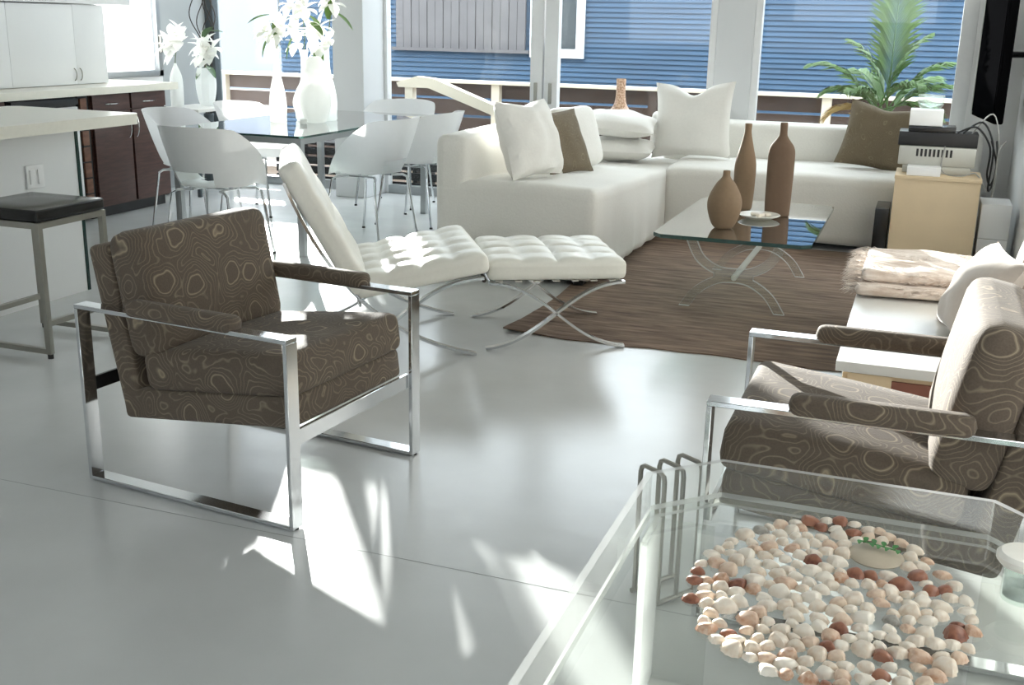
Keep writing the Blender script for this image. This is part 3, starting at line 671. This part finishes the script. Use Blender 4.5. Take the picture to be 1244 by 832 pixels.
# sofa cushions
def cushion(name, label, mname, dims, loc, rot, seed, chop=0., piping=None, pinch=.09):
    o = tag(obj(name, pillow_bm(*dims, seed=seed, chop=chop, pinch=pinch), mname), label, 'cushion'); xform(o, loc, rot); return o
R_ = math.radians
cushion('throw_pillow', 'plump white pillow propped at the arm end of the sofa', 'cotton_white', (.48, .46, .24), (-2.05, 6.03, .548), (R_(-20), 0, R_(72)), 1, .02)
cushion('throw_pillow', 'brown ring-patterned pillow squeezed between two white cushions', 'pillow_fabric', (.46, .42, .10), (-1.985, 6.49, .515), (R_(-24), 0, R_(72)), 2)
o = rbox('back_cushion', (.48, .17, .40), .07, 'cotton_white', None, (0, 0, .20), n=8, fn=puff(.02, 1, .006)); tag(o, 'square white back cushion leaning behind the brown ring-patterned pillow', 'cushion'); xform(o, (-2.06, 6.88, .505), (R_(-18), 0, R_(76)))
cushion('throw_pillow', 'white pillow lying flat on another in the sofa corner', 'cotton_white', (.54, .44, .17), (-2.0, 7.50, .705), (R_(90), 0, R_(12)), 4, pinch=.06).rotation_euler = (R_(-82), R_(4), R_(10))
cushion('throw_pillow', 'white pillow lying underneath another in the sofa corner', 'cotton_white', (.52, .44, .17), (-2.0, 7.50, .555), (R_(90), 0, R_(5)), 5, pinch=.05).rotation_euler = (R_(-88), 0, R_(6))
cushion('throw_pillow', 'big square white pillow with a dented top on the long seat', 'cotton_white', (.58, .54, .16), (-1.53, 7.84, .505), (R_(-13), R_(-3), R_(-4)), 6, .075)
o = rbox('back_cushion', (.14, .16, .30), .06, 'cotton_white', None, (0, 0, .15), n=6, fn=puff(.01, 1, .005)); tag(o, 'white rounded cushion end peeking out behind the big square pillow', 'cushion'); xform(o, (-1.80, 8.03, .515), (R_(-3), 0, R_(10)))
cushion('throw_pillow', 'brown ring-patterned pillow leaning beside the electronics stand', 'pillow_fabric', (.50, .45, .15), (-.30, 7.82, .50), (R_(-18), R_(8), R_(-6)), 7, .02)
r = tag(lathe('mosaic_bottle', smoothprof([(.001, 0), (.08, 0), (.11, .08), (.12, .18), (.09, .28), (.045, .36), (.034, .46), (.036, .53), (.03, .53), (.001, .5)], 5), 'mosaic'), 'pinkish mosaic bottle standing behind the stacked pillows in the sofa corner', 'bottle'); r.location = (-2.13, 8.10, .49)

# ------------------------------------------------------------------ rug
bm = bmesh.new(); RX0, RX1, RY0, RY1 = -1.74, -.205, 4.68, 7.40; nx, ny = 44, 60; top = []
for i in range(nx+1):
    row = []
    for j in range(ny+1):
        x = RX0+(RX1-RX0)*i/nx; y = RY0+(RY1-RY0)*j/ny
        if j == 0: y += .012*math.sin(x*6)+.006*math.sin(x*23)
        if i == 0: x += .012*math.sin(y*5)
        z = .005+.0015*(noise.noise(Vector((x*2, y*9, 0)))+1); cr_ = math.hypot(x-RX0, y-RY0)
        if cr_ < .22: z += .016*(1-cr_/.22)
        row.append(bm.verts.new((x, y, z)))
    top.append(row)
ret = bmesh.ops.extrude_face_region(bm, geom=[bm.faces.new((top[i][j], top[i+1][j], top[i+1][j+1], top[i][j+1])) for i in range(nx) for j in range(ny)])
for v in [g for g in ret['geom'] if isinstance(g, bmesh.types.BMVert)]: v.co.z = max(.001, v.co.z-.006)
tag(obj('area_rug', bm, 'rug_weave'), 'brown woven rug with dark streaks under the glass coffee table', 'rug')

# ------------------------------------------------------------------ glass coffee table
r = thing('coffee_table', 'rectangular glass coffee table on clear curved X-shaped acrylic legs', 'table', (-.818, 5.98, .0085))
gx, gy, k = .387, .675, .045
prism('glass_top', [(-gx+k, -gy), (gx-k, -gy), (gx, -gy+k), (gx, gy-k), (gx-k, gy), (-gx+k, gy), (-gx, gy-k), (-gx, -gy+k)], .385, .404, 'table_glass', r, 'xy', 'glass_edge')
def xplate(r, y):
    up = [(-.265, .384), (-.20, .25), (-.10, .185), (0, .175), (.10, .185), (.20, .25), (.265, .384)]
    lo = [(-.27, .001), (-.20, .10), (-.10, .165), (0, .18), (.10, .165), (.20, .10), (.27, .001)]
    u = smoothprof(up, 5); l = smoothprof(lo, 5)
    ui = [(x*.80, .384-(.384-z)*.80+.0) for x, z in u]; li = [(x*.80, z*.80) for x, z in l]
    # outer boundary runs round both arcs, waist in the middle
    half = len(u)//2
    left = u[:half-5]+list(reversed(l[:half-5])); right = l[half+6:]; right = list(reversed(right))
    ol = list(reversed(ui)); ol = [(p[0], p[1]) for p in ol]
    outline = u[:half-4]+list(reversed(l[:half-4]))+li+list(reversed(l[half+5:]))+u[half+5:]+list(reversed(ui))
    return prism('x_leg', outline, y-.014, y+.014, 'acrylic_leg', r, 'xz', 'acrylic_edge')
xplate(r, -.455); xplate(r, .50)
tube('connecting_rod', [(0, -.44, .165), (0, .485, .165)], .016, 'acrylic_edge', r, 14)
CZ = .4135
r = tag(lathe('round_vase', smoothprof([(.001, 0), (.04, 0), (.065, .03), (.086, .10), (.082, .16), (.05, .225), (.022, .26), (.018, .29), (.014, .29), (.001, .27)], 6), 'ceramic_tan', n=32), 'squat round tan ceramic vase on the glass coffee table', 'vase'); r.location = (-.905, 5.62, CZ)
r = tag(lathe('bottle_vase', smoothprof([(.001, 0), (.045, 0), (.055, .04), (.06, .16), (.058, .26), (.035, .36), (.02, .43), (.02, .475), (.014, .475), (.001, .45)], 6), 'ceramic_tan', n=28), 'slender tan bottle vase with a long neck behind the white dish', 'vase'); r.location = (-.91, 6.28, CZ)
r = tag(lathe('flask_vase', smoothprof([(.001, 0), (.06, 0), (.067, .02), (.070, .10), (.072, .30), (.066, .37), (.032, .42), (.021, .445), (.020, .50), (.014, .50), (.001, .48)], 6), 'ceramic_brown', n=28, sy=.6), 'flat-sided dark tan flask vase, tallest on the coffee table', 'vase'); r.location = (-.70, 6.14, CZ)
r = tag(lathe('dish', [(.001, .0), (.06, .0), (.10, .014), (.112, .022), (.108, .025), (.06, .010), (.001, .009)], 'dish_white', n=32), 'round white dish between the tan vases', 'dish'); r.location = (-.775, 6.0, CZ)
for k_, (x, y) in enumerate(((-.80, 6.02), (-.77, 5.99), (-.74, 6.03))):
    o = tag(rbox('pebble', (.05, .035, .02), .009, 'shell_white', None, (0, 0, .01), n=3), 'small pale stone lying in the white dish', 'stone', 'stones in the white dish'); xform(o, (x, y, CZ+.0105), (0, 0, k_*1.1))

# ------------------------------------------------------------------ patterned armchairs
def armchair(loc, rz, label):
    """faces +x: flat-bar chrome sled frame, tilted seat box, seat and back cushions, arm pads"""
    r = thing('armchair', label, 'armchair', loc, rz, 'brown patterned armchairs'); D, Wd, Hh, tk, bw = .785, .698, .566, .013, .05
    for s_ in (-1, 1):
        y0, y1 = (s_*Wd/2, s_*(Wd/2-bw)) if s_ < 0 else (s_*(Wd/2-bw), s_*Wd/2)
        f = box('side_frame', (-D/2, y0, Hh-tk), (D/2, y1, Hh), 'chrome', r, .0015, 1)
        for a, b in (((D/2-tk, y0, 0.004), (D/2, y1, Hh-tk)), ((-D/2, y0, .004), (-D/2+tk, y1, Hh-tk)), ((-D/2+tk, y0, .004), (D/2-tk, y1, tk+.004))):
            box('bar', a, b, 'chrome', f, .0015, 1)
        for x in (-D/2+.012, D/2-.012): lathe('glide', [(.001, 0), (.012, 0), (.012, .006), (.001, .006)], 'rubber', f, (x, (y0+y1)/2, 0), 10)
        rbox('arm_pad', (.40, .068, .052), .025, 'ring_fabric', r, (.01, s_*(Wd/2-bw/2), Hh+.012), (0, 0, 0), 6)
    box('front_rail', (D/2-tk-.012, -Wd/2+.05, .243), (D/2-tk+.001, Wd/2-.05, .29), 'chrome', r, .0015, 1)
    box('rear_rail', (-D/2, -Wd/2+.05, .285), (-D/2+.012, Wd/2-.05, .328), 'black_plastic', r, .0015, 1)
    sw = .582; tl = -R_(7)
    rbox('seat_base', (.645, sw, .095), .018, 'ring_fabric', r, (.035, 0, .292), (0, tl, 0), 6)
    rbox('seat_cushion', (.56, sw+.006, .128), .034, 'ring_fabric', r, (.085, 0, .405), (0, tl, 0), 9, puff(.012))
    rbox('back_shell', (.085, sw-.012, .54), .02, 'ring_fabric', r, (-.295, 0, .475), (0, -R_(11.5), 0), 6)
    rbox('back_cushion', (.145, sw+.01, .385), .045, 'ring_fabric', r, (-.205, 0, .60), (0, -R_(11), 0), 9, puff(.014, 0))
    return r
ac = armchair((-1.895, 2.841, 0), R_(-6), 'brown ring-patterned armchair on chrome sled legs beside the tufted lounge chair')
dup(ac, (-.005, 2.77, 0), PI, 'brown ring-patterned armchair on chrome sled legs beside the white bench')

# ------------------------------------------------------------------ white tufted lounge chair and ottoman
def tuft(nu, nv, depth, ax=2):
    def f(p, s):
        q = Vector(p)
        if p[2] > 0:
            u = (p[0]/s[0]+1)/2*nu; v = (p[1]/s[1]+1)/2*nv
            su, sv = abs(math.sin(PI*u)), abs(math.sin(PI*v)); k = (p[2]/s[2])
            q.z -= depth*(1-(su*sv)**.45)*k; q.z += .012*(1-(p[0]/s[0])**2)*(1-(p[1]/s[1])**2)*k
        return q
    return f
def flatbar(name, path, wdt, y, thick, m_, parent):
    bm = bmesh.new(); addprism(bm, strip(path, wdt), y-thick/2, y+thick/2); return obj(name, bm, m_, parent)
r = thing('lounge_chair', 'white button-tufted leather lounge chair on a curved chrome X frame', 'chair', (-1.905, 4.575, 0), R_(31.5))
for y in (-.345, .345):
    flatbar('leg', bez((-.80, .76), (-.60, .25), (-.34, .08), (.0, .006), 18), .012, y, .034, 'chrome', r)
    flatbar('leg', bez((.03, .345), (-.30, .33), (-.36, .05), (-.68, .006), 18), .012, y, .034, 'chrome', r)
tube('cross_bar', [(-.50, -.335, .235), (-.50, .335, .235)], .008, 'chrome', r); tube('cross_bar', [(.02, -.335, .34), (.02, .335, .34)], .008, 'chrome', r); tube('cross_bar', [(-.79, -.335, .74), (-.79, .335, .74)], .008, 'chrome', r)
bm = bmesh.new(); MT = Matrix.Translation((-.235, 0, .365)) @ Matrix.Rotation(R_(-10.5), 4, 'Y'); addrbox(bm, (.58, .74, .10), .03, 30, tuft(4, 5, .022), MT); obj('seat_cushion', bm, 'white_leather', r)
bm = bmesh.new(); MT = Matrix.Translation((-.635, 0, .565)) @ Matrix.Rotation(R_(61), 4, 'Y'); addrbox(bm, (.62, .74, .10), .03, 30, tuft(4, 5, .010), MT); obj('back_cushion', bm, 'white_leather', r)
for k_ in range(6):
    t = .06+k_*.085; box('strap', (-.56+t+.0, -.33, .255+t*.185), (-.535+t, .33, .259+t*.185), 'white_leather', r)
r = thing('ottoman', 'white button-tufted leather ottoman on crossed chrome legs', 'ottoman', (-1.572, 4.765, .003), R_(28.5))
for y in (-.285, .285):
    for s_ in (-1, 1): flatbar('leg', [(s_*a, b) for a, b in bez((-.305, .302), (-.05, .30), (.06, .02), (.315, .006), 18)], .011, y, .032, 'chrome', r)
for s_ in (-1, 1): tube('cross_bar', [(s_*.29, -.28, .297), (s_*.29, .28, .297)], .008, 'chrome', r)
bm = bmesh.new(); addrbox(bm, (.625, .60, .10), .028, 32, tuft(4, 4, .019), Matrix.Translation((0, 0, .362))); obj('cushion', bm, 'white_leather', r)
for k_ in range(7): box('strap', (-.27+k_*.085, -.27, .302), (-.24+k_*.085, .27, .3065), 'white_leather', r)
for k_ in range(8): tube('strap_end', [(-.322, -.265+k_*.072, .310), (-.322, -.235+k_*.072, .310)], .010, 'leather_strap', r, 8)

# ------------------------------------------------------------------ white bench along the right wall
r = thing('low_bench', 'low white-topped bench with a birch front along the wall', 'bench', (0, 0, 0))
box('top', (-.18, 3.63, .315), (.585, 5.75, .35), 'white_top', r, .004)
box('body', (-.14, 3.66, .03), (.58, 5.72, .314), 'birch', r)
for k_ in range(4): box('drawer_front', (-.158, 3.68+k_*.51, .05), (-.141, 4.17+k_*.51, .30), 'birch', r, .003)
box('end_frame', (-.14, 3.645, .03), (.0, 3.659, .31), 'birch', r); box('end_drawer', (.0, 3.648, .05), (.50, 3.659, .295), 'red_drawer', r, .003)
for x in (-.10, .52):
    for y in (3.75, 5.6): box('foot', (x-.03, y-.03, 0), (x+.03, y+.03, .03), 'sofa_foot', r)
# fur throw
def throw():
    r = thing('throw_blanket', 'shaggy pale fur throw folded across the white bench', 'blanket', (0, 0, .352))
    def fold(p, q):
        v = Vector(p)+Vector(q); n_ = noise.noise(Vector((v.x*5, v.y*11, v.z*9))); return v+Vector((0, .012*math.sin(v.x*9), .014*n_*max(0, p[2])/.02))
    for nm, sz, ct in (('lower_fold', (.64, .60, .05), (.135, 4.90, .031)), ('upper_fold', (.62, .54, .05), (.14, 4.93, .079))):
        bm = bmesh.new(); addrbox(bm, sz, .024, 20, lambda p, q, c=ct: fold(p, c)); obj(nm, bm, 'throw_fur', r)
    bm = bmesh.new()
    for k in range(2600):
        v = rnd.random(); up_ = rnd.random() < .55; edge = k < 1500
        x = -.19+rnd.random()**2*.20 if edge else rnd.uniform(-.17, .44); y = 4.61+.58*v if not up_ else 4.67+.52*v
        zt = .10 if up_ else .052
        if edge: z = zt*rnd.uniform(.35, 1.0)
        elif rnd.random() < .4: y = 4.605 if not up_ else 4.665; z = zt*rnd.uniform(.5, 1.)
        else: z = .1; y = 4.68+.5*v
        d = Vector((-rnd.uniform(.6, 1), rnd.uniform(-.45, .35), rnd.uniform(-.35, .35))).normalized()*(rnd.uniform(.03, .075) if edge else rnd.uniform(.02, .04))
        p = Vector((x, y, z)); s = Vector((0, .0026, .0012)); e = p+d*.6; t = p+d+Vector((0, 0, -.012))
        q = [bm.verts.new(c) for c in (p-s, p+s, e+s*.7, e-s*.7, t)]; bm.faces.new(q[:4]); bm.faces.new((q[3], q[2], q[4]))
    o = obj('fur', bm, 'throw_fur', r); o['kind'] = 'stuff'
throw()
cushion('throw_pillow', 'cream velvet pillow leaning on the bench behind the armchair', 'beige_velvet', (.44, .36, .17), (.17, 4.13, .352), (R_(-30), 0, R_(-80)), 8)
cushion('throw_pillow', 'large beige pillow leaning on the wall at the end of the fur throw', 'beige_velvet', (.52, .46, .16), (.40, 4.28, .352), (R_(-15), 0, R_(-84)), 9)

# ------------------------------------------------------------------ birch stand with electronics, TV
r = thing('media_stand', 'plain birch cabinet carrying the stacked electronics', 'cabinet', (-.12, 7.0, 0))
box('body', (0, .0, .0), (.48, .40, .552), 'birch', r, .002); box('top', (-.004, -.006, .5525), (.484, .40, .575), 'birch', r, .002)
ZS = .576
def device(name, label, cat, a, b, m_, bev=.006): return tag(box(name, a, b, m_, None, bev), label, cat)
device('white_router', 'small white box at the front edge of the birch cabinet', 'router', (-.06, 7.01, ZS), (.13, 7.16, ZS+.05), 'white_plastic')
device('set_top_box', 'flat silver box beneath the silver receiver', 'electronics', (-.09, 7.17, ZS), (.30, 7.39, ZS+.045), 'silver_plastic')
r = thing('receiver', 'wide silver receiver with a row of vents', 'receiver', (-.12, 7.16, ZS+.046))
box('case', (0, 0, 0), (.44, .24, .115), 'silver_plastic', r, .010)
for k_ in range(9): box('vent', (.10+k_*.024, -.002, .055), (.113+k_*.024, .004, .10), 'black_plastic', r)
device('amplifier', 'black component box on top of the silver receiver', 'electronics', (-.13, 7.17, ZS+.162), (.32, 7.40, ZS+.245), 'black_plastic')
device('disc_player', 'slim black player lying on the black component box', 'electronics', (-.08, 7.17, ZS+.246), (.19, 7.36, ZS+.28), 'black_lacquer')
device('white_box', 'white carton beneath the glass bowl on top of the electronics', 'box', (-.08, 7.18, ZS+.281), (.11, 7.36, ZS+.375), 'white_plastic')
r = tag(lathe('glass_bowl', [(.001, 0), (.055, 0), (.075, .03), (.078, .085), (.074, .085), (.07, .03), (.001, .006)], 'jar_glass', n=24), 'pale green glass bowl on the white carton', 'bowl'); r.location = (.03, 7.27, ZS+.376)
for k_, (m_, off, lab) in enumerate((('cord_black', 0., 'thick black cable looping down behind the receiver'), ('cord_grey', .05, 'pale grey cable hanging across the receiver front'), ('cord_black', .03, 'thin black cable coiled beside the amplifier'), ('cord_grey', .08, 'grey cable trailing off the cabinet towards the white boxes'))):
    pts = [(.20+off, 7.165, ZS+.25), (.30+off, 7.13, ZS+.29+off), (.385+off*.6, 7.10, ZS+.18), (.39+off*.5, 7.12, ZS+.02-k_*.04), (.42+off*.3, 7.18, ZS-.05), (.44, 7.2, ZS+.06+off), (.40+off, 7.3, ZS+.2)]
    if k_ == 1: pts = [(.14, 7.15, ZS+.17), (.13, 7.135, ZS+.05), (.16, 7.08, ZS+.012), (.25, 7.06, ZS+.008), (.33, 7.09, ZS+.02), (.40, 7.1, ZS-.08)]
    tag(tube('cable', smoothprof(pts, 6), .006 if 'black' in m_ else .004, m_, None, 6), lab, 'cable')
device('speaker', 'black subwoofer with a glassy top beside the birch cabinet', 'speaker', (-.215, 7.04, .0), (-.135, 7.38, .36), 'black_lacquer', .004)
for k_, nm in enumerate(('lower', 'upper')):
    device('storage_box', 'white storage box beside the birch cabinet, %s of two' % nm, 'box', (.385, 7.12, k_*.211), (.555, 7.42, k_*.211+.21), 'white_lacquer')
r = thing('television', 'flat black television on a wall arm, angled to the sofa', 'television', (.38, 7.85, 1.275), R_(-83))
rbox('panel', (.82, .06, .82), .012, 'tv_black', r, (0, 0, .0), n=3)
box('screen', (-.38, -.034, -.38), (.385, -.0305, .385), 'tv_black', r)
box('bezel', (-.4105, -.036, -.405), (-.39, -.028, .405), 'silver_plastic', r)
tube('wall_arm', [(0.0, .03, 0), (.02, .10, 0), (-.02, .17, 0)], .02, 'black_plastic', r)

# ------------------------------------------------------------------ acrylic tray table with shells
OX0, OX1, OY0, OY1, OZ, OC, TH, WT = -.475, .37, 1.02, 2.315, .47, .14, .085, .014
def octo(i=0.): c = OC-i*.6; return [(OX0+i+c, OY0+i), (OX1-i-c, OY0+i), (OX1-i, OY0+i+c), (OX1-i, OY1-i-c), (OX1-i-c, OY1-i), (OX0+i+c, OY1-i), (OX0+i, OY1-i-c), (OX0+i, OY0+i+c)]
r = thing('tray_table', 'clear acrylic octagonal tray table with a raised rim', 'table', (0, 0, 0))
prism('tray_floor', octo(WT+.001), OZ-TH, OZ-TH+.012, 'tray_glass', r, 'xy', 'acrylic_edge')
A, B = octo(), octo(WT)
for k_ in range(8):
    k2 = (k_+1) % 8; o = prism('rim_panel', [A[k_], A[k2], B[k2], B[k_]], OZ-TH-.02, OZ, 'acrylic_edge', r, 'xy', 'acrylic')
for (x, y, sx, sy) in ((OX0, OY0, 1, 1), (OX1, OY0, -1, 1), (OX1, OY1, -1, -1), (OX0, OY1, 1, -1)):
    box('leg', (min(x+sx*.03, x+sx*.045), min(y+sy*.17, y+sy*.30), 0), (max(x+sx*.03, x+sx*.045), max(y+sy*.17, y+sy*.30), OZ-TH-.001), 'acrylic_edge', r)
    box('leg', (min(x+sx*.046, x+sx*.16), min(y+sy*.17, y+sy*.185), 0), (max(x+sx*.046, x+sx*.16), max(y+sy*.17, y+sy*.185), OZ-TH-.001), 'acrylic', r)
# shells
def shell_bm(ribs=11, flat=.5):
    """cockle: fan outline pointed at the hinge (-y), dome peaking near it, radiating ribs"""
    bm = bmesh.new(); nr, na = 6, 22; top = bm.verts.new((0, -.42, flat)); prev = None
    for q in range(1, nr+1):
        ring = []; t = q/nr
        for k in range(na):
            a = 2*PI*k/na; hinge = max(0, -math.sin(a)); ox = math.cos(a)*(1-.25*hinge); oy = math.sin(a)*.80-.16*hinge**4
            rib = 1+.05*math.cos(k*PI)*t
            ring.append(bm.verts.new((ox*t*rib, (oy*t*rib)-.42*(1-t), flat*(1-t**2.2)**.62 if q < nr else 0)))
        for k in range(na):
            if prev: bm.faces.new((prev[k], prev[(k+1) % na], ring[(k+1) % na], ring[k]))
            else: bm.faces.new((top, ring[k], ring[(k+1) % na]))
        prev = ring
    bm.faces.new(prev); return bm
protos = {}
for mn in ('shell_white', 'shell_tan', 'shell_rust', 'shell_grey'):
    for v in range(2):
        o = obj('proto', shell_bm(7+v*4, .80-.12*v), mn); protos[(mn, v)] = o.data; bpy.data.objects.remove(o)
SZ = OZ-TH+.0125; cx_, cy_ = -.055, 1.885
placed = []
for ring in range(0, 10):
    rad = .012+ring*.0305
    n_ = max(2, int(2*PI*rad/.009))
    for k_ in range(n_):
        if len(placed) >= 298: break
        a = 2*PI*k_/n_+ring*.4+rnd.uniform(-.03, .03); rr = rad+rnd.uniform(-.006, .006)
        x = cx_+rr*math.cos(a)*(.82 if math.cos(a) > 0 else .88); y = cy_+rr*math.sin(a)*(1.22 if math.sin(a) > 0 else .98)
        if math.sin(a) > .2: x = cx_+(x-cx_)*(1-.18*(math.sin(a)-.2)*rr/.29)
        f_ = rnd.choice((.8, .92, 1.0, 1.06, 1.2, 1.3)); s_ = .0178*f_
        if y > OY1-.042 or math.hypot(x-.01, (y-2.10)*.8) < .05+s_*.6: continue
        if any(math.hypot(x-p[0], (y-p[1])) < .77*(s_+p[2]) for p in placed): continue
        placed.append((x, y, s_))
        t = rnd.random(); far = max(0, min(1, (y-1.95)/.3)); mn = 'shell_rust' if t < .08+.22*far else ('shell_tan' if t < .27+.15*far else ('shell_grey' if t > .985 else 'shell_white'))
        o = bpy.data.objects.new('seashell', protos[(mn, rnd.randint(0, 1))]); C.objects.link(o)
        sz_ = 'tiny' if f_ < .85 else ('large' if f_ > 1.1 else 'mid-sized'); zone = 'at the outer edge of' if ring >= 8 else ('in the middle of' if ring <= 3 else 'within')
        cn = {'shell_white': 'white', 'shell_tan': 'tan', 'shell_rust': 'rust-brown', 'shell_grey': 'grey'}[mn]
        tag(o, '%s %s seashell %s the round shell arrangement on the acrylic tray' % (sz_, cn, zone), 'seashell', '%s %s shells %s the arrangement' % (sz_, cn, zone))
        o.scale = (s_*1.05, s_, s_); o.location = (x, y, SZ); o.rotation_euler = (0, 0, rnd.uniform(-1.2, 1.2)+PI*rnd.choice((0, 0, 1)))
r = tag(lathe('sand_dollar', [(.001, 0), (.05, 0), (.054, .004), (.045, .010), (.001, .016)], 'sand_dollar', n=24), 'flat pale disc-shaped shell under the green sprig', 'sand dollar'); r.location = (.01, 2.10, SZ)
r = thing('green_sprig', 'tiny green leafy sprig lying on the flat pale shell', 'sprig', (.01, 2.115, SZ+.0165))
tube('stem', [(-.035, .01, .003), (0, .0, .004), (.045, -.012, .003)], .0015, 'sprig_green', r, 5)
for k_ in range(9):
    bm = bmesh.new(); petal(bm, (-.032+k_*.009, .009-k_*.0022, .004), (rnd.uniform(-.3, .5), 1 if k_ % 2 else -1, .25), .02, .011, -.2, 4); obj('leaf', bm, 'sprig_green', r)
r = thing('lidded_jar', 'clear glass jar with a round white lid on the acrylic tray', 'jar', (.268, 2.03, SZ))
lathe('jar', [(.001, 0), (.034, 0), (.036, .005), (.036, .07), (.033, .07), (.033, .008), (.001, .006)], 'jar_glass', r, n=24)
lathe('lid', [(.001, .0705), (.046, .0705), (.052, .078), (.052, .086), (.044, .093), (.001, .094)], 'dish_white', r, n=28)
# wire magazine rack tucked under the table corner
r = thing('magazine_rack', 'low chrome wire rack of square hoops beside the tray table corner', 'rack', (-.559, 2.492, 0), R_(-33.5))
for k_ in range(3):
    y = k_*.064; p = [(0, y, .008), (0, y, .335), (.004, y, .349), (.014, y, .355), (.071, y, .355), (.081, y, .349), (.085, y, .335), (.085, y, .008)]
    tube('hoop', p, .0062, 'satin_steel', r, 8)
for x in (0, .085): tube('base_bar', [(x, -.01, .008), (x, .138, .008)], .007, 'satin_steel', r, 8)
